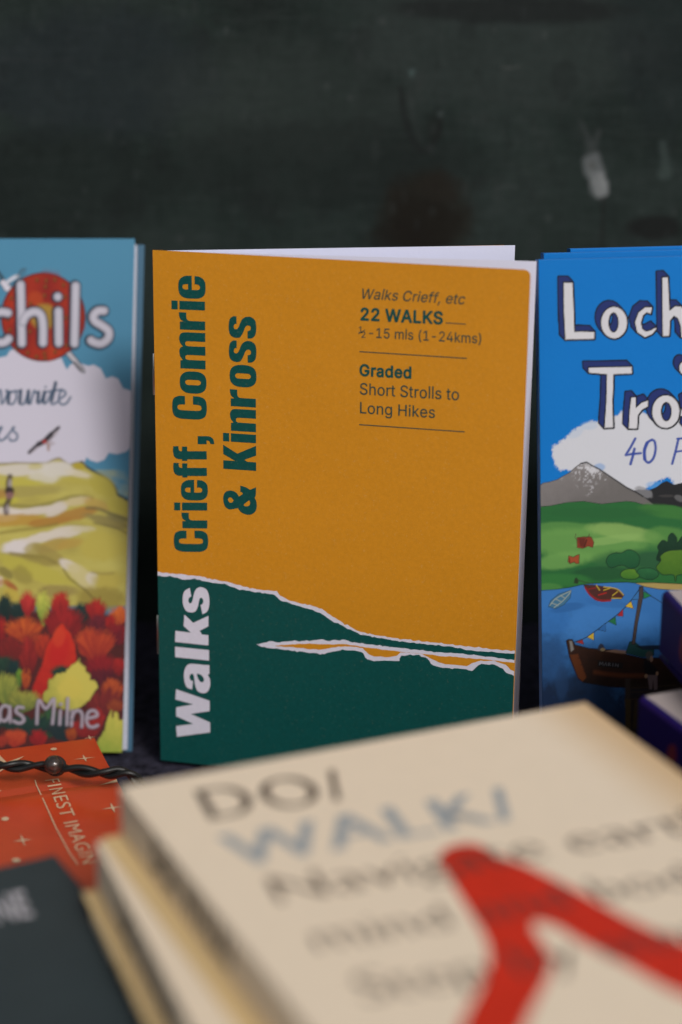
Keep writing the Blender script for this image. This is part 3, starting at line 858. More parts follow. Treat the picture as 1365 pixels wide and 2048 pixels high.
p.stroke(q([(850, 1345), (960, 1352), (1060, 1392), (1150, 1430), (1250, 1460)]), 6, (92, 86, 56), 5, 0.8)
p.stroke(q([(920, 1490), (1040, 1520), (1150, 1550), (1240, 1590)]), 3, (84, 76, 50), 3, 0.8)
p.stroke(q([(0, 1590), (200, 1560), (400, 1535), (560, 1500)]), 5, (112, 100, 44), 5, 0.7)
C_ = lambda x, y, rx, ry, c, o=0.9, an=0, r=0.35: p.blob(x / 4.875, 1050 + y / 4.875, rx / 4.875, ry / 4.875, c, o, an, 1, r)
C_(180, 210, 150, 75, (190, 184, 184), .95, -10); C_(420, 120, 230, 45, (188, 180, 172), .9, -12); C_(640, 70, 180, 55, (186, 178, 166), .9, -8); C_(820, 40, 120, 30, (178, 170, 140), .8)
C_(330, 230, 90, 60, (150, 138, 84), .8); C_(520, 200, 150, 60, (150, 128, 66), .8, -20); C_(700, 180, 140, 45, (160, 132, 62), .7, -12)
C_(300, 340, 260, 50, (130, 118, 60), .8, 10); C_(470, 280, 170, 60, (134, 120, 64), .7, 30)
C_(400, 470, 320, 80, (162, 154, 66), .9, 18); C_(150, 380, 180, 60, (160, 152, 64), .9, 25); C_(1000, 200, 220, 150, (164, 152, 70), .9)
C_(680, 400, 95, 48, (188, 180, 172), .95, 30); C_(800, 500, 180, 70, (178, 168, 120), .9, 40); C_(910, 520, 65, 60, (184, 176, 160), .85, 40)
C_(1050, 540, 150, 90, (160, 146, 66), .8); C_(1000, 720, 220, 120, (128, 114, 52), .8); C_(560, 640, 180, 60, (130, 116, 66), .8)
C_(220, 500, 110, 80, (128, 118, 56), .7, 30); C_(60, 470, 90, 40, (112, 104, 54), .8, 35); C_(5, 550, 30, 50, (186, 170, 160), .9); C_(110, 590, 90, 32, (140, 70, 42), .85, 35); C_(120, 680, 90, 60, (166, 146, 60), .8, 30)
cc = lambda pts: T(0, 1050, 4.875, pts)
p.stroke(cc([(620, 430), (680, 520), (760, 580), (840, 640), (905, 710)]), 3, (86, 76, 40), 2.5, 0.8)
p.stroke(cc([(900, 460), (1000, 475), (1110, 470)]), 4, (124, 112, 60), 4, 0.7)
p.stroke(cc([(110, 280), (240, 300), (420, 310), (540, 370)]), 6, (112, 100, 50), 6, 0.6)
for _ in range(12):                       # more hillside beyond the picture's left
    x = rs.uniform(-330, -20); y = rs.uniform(930, 1180)
    p.blob(x, y, rs.uniform(20, 60), rs.uniform(6, 16), [(186, 180, 172), (150, 108, 50), (130, 118, 60)][rs.randint(3)], 0.7, rs.uniform(-15, 15))
# birds
p.fill(q([(280, 800), (350, 735), (420, 690), (455, 680), (500, 620), (560, 550), (588, 560), (560, 625), (500, 690), (545, 715), (500, 745), (470, 785), (455, 725), (400, 745), (330, 800), (290, 825)]), (150, 140, 148), 2.2, 0.7)
p.stroke(q([(285, 805), (360, 735), (430, 690), (480, 640), (575, 560)]), 6, (34, 30, 36), 2.6, 0.95)
p.stroke(q([(380, 722), (440, 690), (500, 630)]), 10, (34, 30, 36), 3, 0.85)
p.blob(437 / 4.875, 740 + 698 / 4.875, 5, 4, (150, 50, 52), 0.9)
p.stroke(q([(470, 720), (475, 780)]), 5, (140, 110, 96), 3, .8)
p.stroke(q([(100, 1040), (85, 1110), (95, 1180), (90, 1260), (60, 1330), (65, 1390)]), 11, (58, 46, 48), 4, 0.85)
p.blob(100 / 4.875, 740 + 1110 / 4.875, 4, 10, (150, 142, 144), 0.7)
p.blob(95 / 4.875, 740 + 1180 / 4.875, 10, 8, (36, 28, 32), 0.85)
p.blob(98 / 4.875, 740 + 1225 / 4.875, 9, 7, (126, 92, 92), 0.8)
p.blob(75 / 4.875, 740 + 1350 / 4.875, 4, 9, (150, 142, 144), 0.6)
# autumn wood
def tr_(ox, oy, s, x, y, rx, ry, c, c2, an=0, teeth=13, dark=0.6):
    p.tree(ox + x / s, oy + y / s, rx / s, ry / s, c, c2, rs.randint(1000), teeth, an, dark)
p.fill([(-340, 1215), (-200, 1200), (0, 1215), (60, 1220), (140, 1215), (200, 1222), (262, 1240), (262, 1530), (-340, 1530)], (70, 30, 30), 14, 1, 5)
RED, RD2, ORG, OR2 = (150, 34, 30), (96, 24, 28), (172, 78, 34), (120, 44, 30)
for _ in range(46):
    x = rs.uniform(-340, -10); y = rs.uniform(1225, 1500)
    c = [(RED, RD2), (ORG, OR2), ((168, 160, 66), (96, 104, 44)), ((26, 52, 46), (20, 34, 34))][rs.choice(4, p=[.45, .25, .15, .15])]
    p.tree(x, y, rs.uniform(14, 34), rs.uniform(18, 34), *c, seed=rs.randint(999))
tc_ = lambda *a_, **k: tr_(0, 1050, 4.875, *a_, **k)
td_ = lambda *a_, **k: tr_(0, 1280, 4.875, *a_, **k)
tc_(55, 790, 75, 130, (24, 46, 42), (18, 34, 34)); tc_(185, 830, 95, 95, (28, 48, 46), (18, 34, 34))
tc_(275, 760, 82, 120, (168, 48, 44), (122, 28, 32)); tc_(425, 800, 72, 160, (172, 172, 74), (96, 122, 48), teeth=17)
tc_(800, 850, 75, 100, (24, 50, 48), (18, 36, 36)); tc_(1155, 880, 95, 90, (188, 92, 38), (150, 60, 34))
tc_(595, 760, 95, 115, (164, 42, 34), (132, 32, 30)); tc_(940, 830, 100, 130, (156, 36, 32), (112, 26, 30))
tc_(620, 960, 200, 200, (136, 30, 32), (92, 24, 28), teeth=19); tc_(960, 970, 130, 100, (96, 30, 40), (70, 26, 34)); tc_(1080, 950, 60, 70, (156, 32, 30), (110, 26, 28))
tc_(1160, 1060, 110, 110, (122, 28, 34), (82, 24, 34)); tc_(20, 1030, 50, 130, (140, 30, 28), (100, 24, 28))
tc_(100, 1180, 120, 110, (120, 34, 32), (90, 28, 30)); tc_(240, 1010, 190, 125, (176, 82, 36), (132, 44, 30), teeth=21); tc_(370, 1150, 70, 90, (160, 60, 34), (120, 40, 30))
tc_(270, 1230, 90, 140, (146, 42, 40), (104, 28, 32)); tc_(930, 1160, 190, 170, (164, 62, 36), (124, 34, 32), teeth=19)
td_(110, 110, 140, 120, (110, 30, 30), (84, 28, 28)); td_(60, 260, 120, 110, (34, 60, 46), (20, 38, 36)); td_(280, 160, 90, 190, (140, 36, 34), (92, 26, 28)); td_(430, 60, 90, 120, (160, 50, 32), (110, 30, 28))
td_(130, 300, 70, 110, (20, 48, 48), (16, 34, 34)); td_(190, 365, 42, 80, (92, 124, 40), (44, 80, 40)); td_(255, 375, 45, 100, (170, 80, 34), (120, 44, 30))
p.fill(T(0, 1050, 4.875, [(600, 960), (650, 1010), (700, 1080), (735, 1200), (740, 1400), (600, 1450), (545, 1520), (470, 1650), (420, 1740), (340, 1780), (290, 1720), (310, 1640), (350, 1500), (420, 1350), (450, 1200), (520, 1080)]), (176, 42, 28), 2.4, 1, 2.4, True, (146, 28, 28), ((130, 1260), (100, 1420)), outline=(58, 30, 30), ow=1.6)
p.blob(120, 1300, 20, 34, (166, 26, 28), .7, 20); p.blob(118, 1275, 14, 22, (182, 60, 36), .6, 10)
td_(1000, 250, 180, 120, (132, 28, 32), (92, 24, 34), teeth=17); td_(1160, 250, 70, 90, (150, 34, 32), (104, 26, 30)); td_(1000, 400, 170, 110, (84, 26, 36), (62, 24, 34))
td_(600, 320, 110, 80, (32, 56, 44), (22, 42, 38)); td_(60, 470, 140, 150, (136, 138, 60), (84, 98, 46), teeth=21); td_(240, 590, 160, 110, (140, 138, 60), (70, 84, 44), teeth=19)
td_(1090, 480, 120, 110, (160, 70, 36), (112, 40, 32)); td_(1000, 620, 200, 150, (112, 38, 36), (86, 28, 32)); td_(1130, 640, 90, 70, (140, 66, 36), (110, 44, 32))
td_(480, 800, 110, 150, (44, 78, 46), (28, 52, 42)); td_(300, 830, 330, 90, (28, 56, 46), (22, 42, 42)); td_(620, 860, 160, 120, (30, 46, 48), (24, 38, 42))
p.fill(T(0, 1280, 4.875, [(772, 185), (800, 240), (835, 270), (845, 320), (885, 350), (880, 385), (925, 395), (960, 450), (910, 520), (870, 590), (800, 650), (700, 690), (560, 660), (420, 600), (420, 540), (470, 470), (480, 400), (560, 330), (640, 310), (700, 250)]), (178, 166, 76), 2.4, 1, 3.4, False, (142, 142, 62), ((150, 1360), (90, 1400)), outline=(44, 40, 32), ow=1.4)
p.blob(140, 1375, 26, 24, (182, 166, 74), .8)
td_(850, 850, 170, 100, (142, 34, 34), (104, 28, 30)); td_(960, 760, 70, 110, (146, 36, 34), (112, 28, 30)); td_(700, 920, 60, 70, (150, 70, 32), (110, 40, 28))
p.fill(T(0, 1280, 4.875, [(1085, 690), (1100, 760), (1120, 700), (1148, 690), (1160, 780), (1190, 770), (1230, 800), (1230, 1120), (975, 1100), (955, 1000), (1000, 920), (1035, 840), (1060, 740)]), (172, 164, 72), 2.4, 1, 3, False, (132, 146, 58), ((240, 1440), (215, 1500)), outline=(50, 40, 34), ow=1.4)
td_(150, 950, 120, 90, (168, 66, 38), (140, 40, 32)); td_(380, 950, 95, 90, (146, 30, 32), (112, 26, 30)); td_(20, 980, 70, 60, (150, 50, 36), (120, 40, 32))
# author's name
d_ = lambda pts: T(0, 1280, 4.875, pts)
for st in ([(95, 655), (40, 640), (5, 690), (10, 770), (60, 785), (95, 720), (98, 650), (104, 800)],
           [(228, 660), (175, 655), (160, 700), (215, 740), (236, 785), (190, 812), (135, 790)],
           [(362, 815), (380, 590), (450, 670), (530, 575), (515, 815)],
           [(592, 690), (585, 822)], [(592, 626), (600, 626)], [(664, 570), (656, 825)],
           [(706, 690), (700, 832)], [(702, 760), (730, 700), (780, 690), (806, 740), (800, 845)],
           [(850, 765), (950, 738), (925, 690), (870, 700), (845, 770), (865, 835), (910, 850), (955, 832)],
           [(-130, 690), (-130, 800)], [(-130, 740), (-90, 690), (-60, 720), (-60, 800)], [(-60, 730), (-25, 690), (-8, 740), (-8, 800)]):
    p.stroke(d_([(x - 8, y + 6) for x, y in st]), 8, (52, 50, 52), 5, 0.75)
    p.stroke(d_(st), 6, (150, 140, 152), 2.4, 0.95)
L_COL = p.C.copy()

lb = guidebook('guidebook', 'guidebook with a red shield, cloud, hills and autumn trees on its cover', 'illustrated walking guidebooks standing along the board', PL_L, L_W, L_H, L_T, np.clip(L_COL * COVER_E_INV, 0, .9), GW, 'left', M_bluecard, 0.0012)

# ================================================================= RIGHT GUIDEBOOK (loch, mountain and boats)
R_H, R_W, R_T = 0.150, 0.106, 0.0050
PL_R = Plane((0.05465, 0.53726, 0.0), (0.99676, 0.07997, 0.00859), (-0.02232, 0.17242, 0.98477))
GW, PX, PY = cover_grid(PL_R, 0, R_W, 0, R_H, 0.00024)
p = Painter(PX, PY)
p.base((0, 104, 180))
p.blend(np.clip((fbm(PX / 90, PY / 90, 51) - .4) * 2, 0, 1) * 0.3, (0, 110, 186))
e = lambda pts: T(1070, 780, 4.627, pts)
cloud = [(165, 560), (175, 520), (220, 490), (270, 462), (310, 425), (350, 385), (400, 350), (450, 325), (500, 298), (600, 290), (660, 285), (720, 250), (770, 220), (810, 200), (880, 195), (960, 195), (1050, 235), (1100, 270), (1200, 240), (1300, 150), (1500, 60), (1900, 20), (2600, 160), (2600, 900), (1300, 880), (1250, 805), (1150, 840), (1090, 880), (1040, 905), (960, 945), (700, 900), (600, 760), (330, 752), (280, 738), (230, 745), (195, 690), (178, 640)]
p.fill(e(cloud), (186, 188, 196), 4, 1, 4.2, True)
p.blob(1070 + 600 / 4.627, 780 + 715 / 4.627, 12, 8, (70, 130, 190), .5); p.blob(1070 + 1120 / 4.627, 780 + 880 / 4.627, 18, 8, (90, 150, 205), .5)
p.blob(1070 + 500 / 4.627, 780 + 330 / 4.627, 16, 8, (150, 172, 198), .4); p.blob(1070 + 380 / 4.627, 780 + 400 / 4.627, 16, 8, (150, 172, 198), .35, -30)
# dark range, then the snowy peak
p.fill(e([(880, 950), (960, 925), (1060, 930), (1130, 900), (1180, 862), (1222, 845), (1290, 880), (1365, 862), (1500, 800), (1700, 870), (2000, 820), (2600, 860), (2600, 1130), (1100, 1130)]), (32, 33, 36), 1.6, outline=(18, 20, 22), ow=.8)
p.blob(1070 + 1020 / 4.627, 780 + 950 / 4.627, 16, 7, (122, 122, 126), .7, 20, 1, .8); p.blob(1070 + 1330 / 4.627, 780 + 1000 / 4.627, 12, 6, (96, 96, 98), .7, 20, 1, .8); p.blob(1070 + 1220 / 4.627, 780 + 980 / 4.627, 16, 3, (62, 60, 60), .6)
pk = [(40, 890), (80, 862), (140, 852), (210, 830), (270, 795), (320, 768), (380, 715), (425, 682), (480, 670), (530, 700), (600, 735), (700, 802), (780, 855), (850, 902), (930, 942), (1000, 985), (1060, 1030), (1115, 1075), (1115, 1120), (40, 1120)]
p.fill(e(pk), (112, 108, 108), 1.6, 1, 0, False, (96, 93, 92), ((1150, 950), (1180, 1010)), outline=(26, 28, 34), ow=1.0)
spk = fbm(PX / 4.0, PY / 4.0, 61, 3)
dd = np.abs(PX - 1172) / 62 + (PY - 928) / 66 + (fbm(PX / 22, PY / 30, 62, 3) - .5) * 1.3
w_ = Painter.sdf(PX, PY, e(pk))
p.blend(np.clip((1.05 - dd) * 1.4, 0, 1) * np.clip((spk - .34 - .26 * dd) * 9, 0, 1) * (w_ < -1) * 0.95, (184, 184, 190))
p.blend(np.clip(0.62 - dd, 0, 1) * (w_ < -1) * 0.9, (186, 186, 192))
p.stroke(e(pk[7:16]), 2.6, (16, 16, 20), 1.6, .9)
# meadow
f = lambda pts: T(1070, 1000, 4.627, pts)
mead = [(20, 68), (150, 55), (300, 25), (450, 14), (620, 40), (720, 28), (850, 14), (930, 22), (1000, 44), (1100, 50), (1280, 52), (1365, 78), (1600, 100), (2600, 60)]
p.fill(f(mead + [(2600, 900), (20, 900)]), (36, 92, 48), 1.6, outline=(20, 44, 28), ow=1.0)
F_ = lambda x, y, rx, ry, c, o=.8, an=0: p.blob(1070 + x / 4.627, 1000 + y / 4.627, rx / 4.627, ry / 4.627, c, o, an, 1, .22)
F_(1250, 110, 260, 60, (56, 108, 50), .8, 8); F_(600, 120, 500, 50, (34, 86, 46), .6); F_(250, 260, 330, 60, (80, 128, 64), .8)
F_(500, 400, 560, 150, (92, 138, 70), .9); F_(820, 300, 330, 70, (120, 154, 84), .85, 8); F_(700, 370, 300, 40, (126, 160, 90), .6, -8)
F_(1200, 330, 200, 80, (80, 128, 62), .7); F_(250, 560, 260, 80, (98, 144, 74), .8, -8); F_(900, 580, 330, 120, (44, 92, 52), .8); F_(1060, 560, 150, 80, (36, 78, 50), .8)
F_(640, 680, 300, 60, (30, 76, 44), .9); F_(220, 740, 260, 60, (44, 104, 50), .9); F_(1200, 740, 330, 50, (40, 96, 48), .8); F_(140, 810, 130, 40, (70, 124, 60), .7)
# loch
wt = [(20, 842), (200, 830), (330, 812), (420, 790), (540, 775), (700, 767), (850, 764), (960, 775), (1100, 815), (1365, 830), (2600, 830), (2600, 3400), (20, 3400)]
p.fill(f(wt), (50, 106, 168), 1.8, 1, 0, False, (15, 33, 60), ((1180, 1240), (1150, 1395)), outline=(20, 40, 30), ow=1.2)
p.fill(f([(940, 770), (1100, 768), (1365, 780), (1800, 790), (1800, 840), (1365, 835), (1150, 822), (1020, 800)]), (160, 138, 82), 2, outline=(30, 46, 34), ow=1.2)
g = lambda pts: T(1070, 1150, 4.627, pts)
G_ = lambda x, y, rx, ry, c, o=.8, an=0: p.blob(1070 + x / 4.627, 1150 + y / 4.627, rx / 4.627, ry / 4.627, c, o, an, 1, .2)
G_(700, 470, 420, 190, (60, 118, 182), .6); G_(160, 420, 160, 120, (44, 100, 164), .6); G_(150, 800, 130, 200, (32, 68, 112), .7); G_(300, 300, 160, 40, (36, 84, 140), .6, -10); G_(680, 260, 220, 40, (44, 96, 156), .5, 8)
G_(420, 1050, 300, 110, (17, 34, 58), .8); G_(560, 1200, 200, 120, (20, 42, 72), .7); G_(250, 1000, 60, 160, (28, 56, 92), .6)
# bushes, firs, cattle
def outl(pts, c, c2, tf=f):
    P = tf(pts)
    xs_, ys_ = [q_[0] for q_ in P], [q_[1] for q_ in P]
    p.fill(P, c, 1.8, 1, .5, True, c2, ((min(xs_), min(ys_)), (min(xs_), max(ys_))), outline=(16, 40, 28), ow=1.4)
outl([(1140, 560), (1150, 470), (1140, 430), (1185, 375), (1230, 390), (1240, 340), (1272, 308), (1310, 350), (1320, 400), (1365, 340), (1420, 330), (1440, 560)], (22, 54, 36), (16, 44, 30))
outl([(665, 560), (690, 515), (750, 490), (800, 495), (870, 462), (940, 490), (968, 540), (950, 610), (880, 630), (820, 600), (770, 605), (710, 625), (675, 600)], (34, 88, 50), (26, 74, 46))
outl([(945, 690), (970, 640), (1060, 632), (1130, 660), (1140, 700), (1080, 735), (1010, 725)], (40, 96, 56), (28, 76, 46))
outl([(795, 690), (830, 650), (920, 640), (940, 670), (965, 700), (930, 728), (830, 725)], (80, 122, 40), (56, 104, 36))
outl([(1130, 620), (1170, 560), (1165, 520), (1220, 480), (1310, 465), (1400, 480), (1440, 640), (1340, 690), (1310, 700), (1302, 750), (1285, 690), (1190, 690), (1150, 660)], (78, 112, 36), (58, 98, 32))
for pts, c in (([(395, 350), (450, 342), (520, 345), (545, 390), (535, 435), (490, 425), (440, 445), (395, 440)], (122, 52, 34)), ([(315, 520), (360, 530), (410, 505), (405, 585), (380, 585), (365, 570), (330, 585), (312, 570)], (140, 66, 38))):
    p.fill(f(pts), c, 1.8, 1, .9, outline=(50, 40, 26), ow=1.2)
p.fill(f([(400, 350), (470, 350), (460, 440), (420, 430)]), (84, 34, 26), 4, .9)
p.stroke(f([(400, 375), (375, 350), (380, 315)]), 1.4, (70, 60, 44), 1.4); p.stroke(f([(470, 350), (500, 335), (505, 315)]), 1.4, (70, 60, 44), 1.4)
p.stroke(f([(460, 430), (480, 370)]), 3, (70, 30, 24), 2); p.stroke(f([(318, 540), (325, 585)]), 2, (80, 34, 24), 1.6)
p.fill(f([(360, 770), (370, 725), (385, 715), (408, 745), (400, 775)]), (34, 40, 32), 2, .9, 1); p.stroke(f([(400, 740), (460, 760), (540, 775)]), 1.8, (46, 62, 40), 1.6)
# rowing boats
p.fill(g([(130, 290), (150, 240), (220, 180), (335, 142), (325, 210), (270, 270), (190, 310)]), (60, 104, 132), 1.8, 1, .5, outline=(30, 60, 84), ow=1.2)
for st in ([(140, 280), (200, 215), (335, 145)], [(180, 300), (260, 240), (330, 160)], [(190, 220), (240, 245)], [(160, 260), (215, 280)], [(240, 190), (280, 215)]):
    p.stroke(g(st), 1.8, (140, 148, 140), 1.5, .9)
p.fill(g([(455, 95), (560, 95), (640, 110), (760, 130), (825, 185), (800, 220), (720, 215), (640, 245), (560, 230), (500, 170)]), (70, 38, 34), 1.8, 1, .6, outline=(40, 34, 34), ow=1)
p.stroke(g([(470, 120), (520, 190), (600, 235), (700, 235)]), 4, (128, 28, 32), 1.8); p.stroke(g([(590, 185), (660, 165)]), 2.6, (150, 34, 32), 1.5); p.stroke(g([(500, 130), (560, 120)]), 2.4, (120, 30, 30), 1.5)
for st in ([(570, 95), (600, 140)], [(640, 140), (700, 120)], [(720, 190), (765, 155)], [(640, 110), (760, 130), (820, 185)], [(715, 215), (800, 215)]):
    p.stroke(g(st), 2.2, (176, 150, 48), 1.5, .9)
# the moored boat
hull = [(295, 610), (315, 600), (345, 600), (370, 650), (500, 682), (620, 692), (760, 700), (850, 740), (1000, 775), (1500, 760), (1500, 1060), (1000, 1045), (700, 1032), (450, 990), (405, 955), (360, 850), (325, 760)]
p.fill(g(hull), (46, 25, 16), 1.8, 1, 0, False, (20, 12, 10), ((1200, 1290), (1190, 1380)), outline=(14, 14, 16), ow=1.6)
p.fill(g([(325, 740), (400, 730), (480, 950), (440, 985), (400, 945)]), (84, 42, 18), 3, .9)
p.fill(g([(320, 610), (345, 612), (362, 690), (335, 710)]), (124, 122, 120), 2.4, .8)
for k in range(4):
    p.stroke(g([(400 + 25 * k, 770 + 60 * k), (700, 800 + 56 * k), (1100, 830 + 54 * k), (1500, 830 + 54 * k)]), 1.8, (34, 20, 14), 1.6, .8)
p.stroke(g([(560, 900), (800, 930), (1000, 930)]), 8, (86, 44, 22), 6, .7)
p.fill(g([(650, 705), (740, 690), (850, 700), (850, 730), (760, 722)]), (128, 100, 84), 2.4, .9)
p.fill(g([(845, 720), (880, 620), (920, 615), (1000, 690), (1100, 690), (1100, 740), (1000, 760)]), (26, 62, 62), 2, 1, .5, outline=(14, 24, 26), ow=1)
p.fill(g([(930, 655), (1100, 650), (1500, 640), (1500, 690), (1000, 690)]), (20, 24, 28), 2.4, .9)
p.fill(g([(580, 690), (590, 655), (610, 632), (635, 645), (655, 695), (620, 705)]), (46, 48, 60), 2, .95); p.blob(1070 + 630 / 4.627, 1150 + 690 / 4.627, 5, 3, (150, 130, 90), .7)
p.fill(g([(585, 790), (820, 815), (812, 870), (580, 845)]), (22, 18, 18), 2)
for k, st in enumerate(([(600, 830), (604, 806), (616, 825), (628, 808), (632, 834)], [(645, 836), (658, 812), (668, 838)], [(682, 838), (684, 814), (698, 820), (686, 828), (702, 840)], [(722, 842), (724, 818)], [(744, 846), (746, 822), (772, 848), (774, 826)])):
    p.stroke(g(st), 1.4, (104, 106, 112), 1.6, .6, smooth=False)
p.fill(g([(968, 110), (1002, 110), (1000, 200), (975, 330), (950, 450), (925, 640), (900, 640), (925, 450), (950, 300), (962, 200)]), (66, 56, 54), 1.8, 1, 0, outline=(24, 28, 34), ow=1)
p.stroke(g([(370, 620), (480, 575), (600, 490), (700, 415), (800, 335), (900, 225), (985, 105)]), 1.7, (26, 42, 60), 1.4, .95)
p.stroke(g([(1000, 130), (1070, 190), (1150, 240), (1400, 400)]), 1.7, (26, 42, 60), 1.4, .95)
for pts, c in (([(385, 620), (440, 600), (452, 640)], (142, 40, 44)), ([(488, 575), (545, 535), (546, 602)], (190, 160, 56)), ([(590, 505), (650, 450), (652, 520)], (44, 96, 156)), ([(685, 430), (745, 392), (752, 462)], (34, 104, 64)), ([(765, 375), (815, 318), (816, 382)], (150, 36, 46)), ([(840, 290), (890, 245), (910, 308)], (196, 162, 50)), ([(900, 225), (965, 145), (960, 225)], (50, 104, 160)), ([(1008, 155), (1075, 190), (1010, 218)], (34, 110, 66))):
    p.fill(g(pts), c, 1.5, 1, 0, outline=(26, 42, 50), ow=.9)
# jetty and the people on it
p.fill(g([(850, 1000), (1500, 1010), (1500, 1500), (850, 1500)]), (34, 24, 18), 4, .92)
for pts, c in (([(835, 960), (885, 960), (885, 1170), (835, 1170)], (46, 38, 34)), ([(835, 1150), (890, 1150), (885, 1420), (840, 1420)], (58, 46, 26)), ([(925, 1160), (975, 1160), (960, 1420), (905, 1420)], (52, 42, 24))):
    p.fill(g(pts), c, 4, 1, 1)
for y in (1045, 1085, 1150):
    p.stroke(g([(900, y), (1040, y - 6), (1300, y - 26)]), 2, (62, 46, 30), 2, .6)
p.fill(g([(1015, 770), (1060, 800), (1110, 850), (1140, 900), (1135, 920), (1025, 925), (1010, 850)]), (18, 16, 20), 3)
p.blob(1070 + 1060 / 4.627, 1150 + 745 / 4.627, 7, 9, (70, 66, 62), .9); p.blob(1070 + 1080 / 4.627, 1150 + 775 / 4.627, 3, 6, (140, 108, 90), .8)
p.fill(g([(1040, 925), (1135, 925), (1135, 1060), (1105, 1065), (1095, 970), (1085, 1060), (1060, 1055)]), (98, 82, 84), 2.4, .95)
p.blob(1070 + 1030 / 4.627, 1150 + 935 / 4.627, 3, 4, (150, 116, 90), .8); p.blob(1070 + 1132 / 4.627, 1150 + 912 / 4.627, 3, 4, (150, 116, 90), .8)
# drawn lettering with depth: Loch ... Tro
h = lambda pts: T(1060, 480, 4.475, pts)
arc = lambda cx, cy, rx, ry: [(cx + rx * cos(2 * pi * k / 30), cy + ry * sin(2 * pi * k / 30)) for k in range(30)]
def thick(path, w0):
    """outline of a brush stroke with a width per point"""
    P = [np.array(q_[:2], float) for q_ in path]
    l, r = [], []
    for i, q_ in enumerate(P):
        t = P[min(i + 1, len(P) - 1)] - P[max(i - 1, 0)]
        t /= np.linalg.norm(t)
        nn = np.array([-t[1], t[0]]) * path[i][2] / 2
        l.append(tuple(q_ + nn)); r.append(tuple(q_ - nn))
    return l + r[::-1]
letters = [
    ([(303, 380), (384, 380), (394, 600), (402, 820), (500, 818), (580, 822), (580, 887), (450, 890), (318, 893), (305, 640)], []),
    (arc(755, 740, 118, 143), [arc(750, 738, 44, 88)]),
    (thick([(1090, 632, 62), (1040, 625, 52), (995, 660, 50), (968, 740, 56), (985, 810, 58), (1035, 845, 56), (1090, 825, 40), (1132, 788, 16)], 0), []),
    ([(1184, 334), (1238, 330), (1246, 500), (1252, 632), (1300, 592), (1352, 592), (1400, 640), (1420, 740), (1425, 872), (1355, 872), (1350, 770), (1325, 700), (1290, 680), (1258, 720), (1250, 860), (1190, 862)], []),
    ([(525, 1140), (720, 1138), (912, 1134), (916, 1196), (752, 1203), (742, 1450), (748, 1680), (668, 1684), (684, 1450), (690, 1203), (528, 1190)], []),
    ([(905, 1410), (952, 1405), (950, 1500), (1000, 1455), (1060, 1435), (1060, 1490), (1005, 1520), (970, 1570), (962, 1690), (884, 1690), (892, 1550)], []),
    (arc(1218, 1536, 124, 148), [arc(1222, 1536, 46, 84)]),
    (thick([(1560, 1440, 60), (1480, 1410, 50), (1410, 1450, 56), (1420, 1520, 60), (1520, 1560, 60), (1560, 1620, 60), (1490, 1680, 56), (1400, 1660, 50)], 0), []),
    (arc(1385, 1145, 48, 62), [arc(1385, 1145, 16, 30)]),
]
EX, EY = -46, -50
for outer, holes in letters:
    N = 11
    sharp = len(outer) < 14
    for grow, c in ((3.0, (16, 18, 26)), (0.4, (30, 44, 98))):
        for k in range(N + 1):
            t = k / N
            if grow > 1 or k < N + 1:
                p.fill(h([(x + EX * t, y + EY * t) for x, y in outer]), c, 1.3, 1, .35, grow=grow - (0 if grow > 1 else 0), holes=[h([(x + EX * t, y + EY * t) for x, y in hl]) for hl in holes])
for outer, holes in letters:
    H_ = [h(hl) for hl in holes]
    p.fill(h(outer), (16, 18, 26), 1.3, 1, .4, grow=2.0, holes=H_)
    p.fill(h(outer), (190, 190, 196), 1.3, 1, .4, grow=-0.6, holes=H_)
nav = (44, 66, 142)
for st, w0 in (([(930, 450), (890, 525), (842, 602), (905, 592), (980, 585)], 5), ([(922, 545), (908, 610), (886, 686)], 5.5), ([(1330, 450), (1305, 560), (1272, 682)], 5), ([(1320, 452), (1380, 446), (1440, 450)], 4.5), ([(1308, 572), (1370, 562), (1430, 560)], 4)):
    p.stroke(e(st), w0, nav, 1.5, .95, smooth=False)
p.stroke(e([(1085, 460), (1040, 490), (1015, 560), (1018, 640), (1055, 672), (1098, 630), (1118, 550), (1110, 480), (1085, 460)]), 5.2, nav, 1.5, .95)
p.stroke(e([(1040, 490), (1015, 560), (1018, 640)]), 7, nav, 1.5, .8)
R_COL = p.C.copy()
rb = guidebook('guidebook', 'bright blue guidebook with a snowy mountain, loch and boats on its cover', 'illustrated walking guidebooks standing along the board', PL_R, R_W, R_H, R_T, np.clip(R_COL * COVER_E_INV, 0, .9), GW, 'left', M_deepblue)
r_tl = PL_R.pt(0, R_H)
q1 = on_z(1088, 507, r_tl[2]); q2 = on_z(1141, 498, r_tl[2])
duplicate(rb, ((q1 - r_tl)[0], (q1 - r_tl)[1], 0), 'bright blue guidebook copy directly behind the loch guidebook, a thin strip of its top showing', 'illustrated walking guidebooks standing along the board')
duplicate(rb, ((q2 - r_tl)[0], (q2 - r_tl)[1], 0), 'rearmost bright blue guidebook copy, its top edge showing highest at the right', 'illustrated walking guidebooks standing along the board')

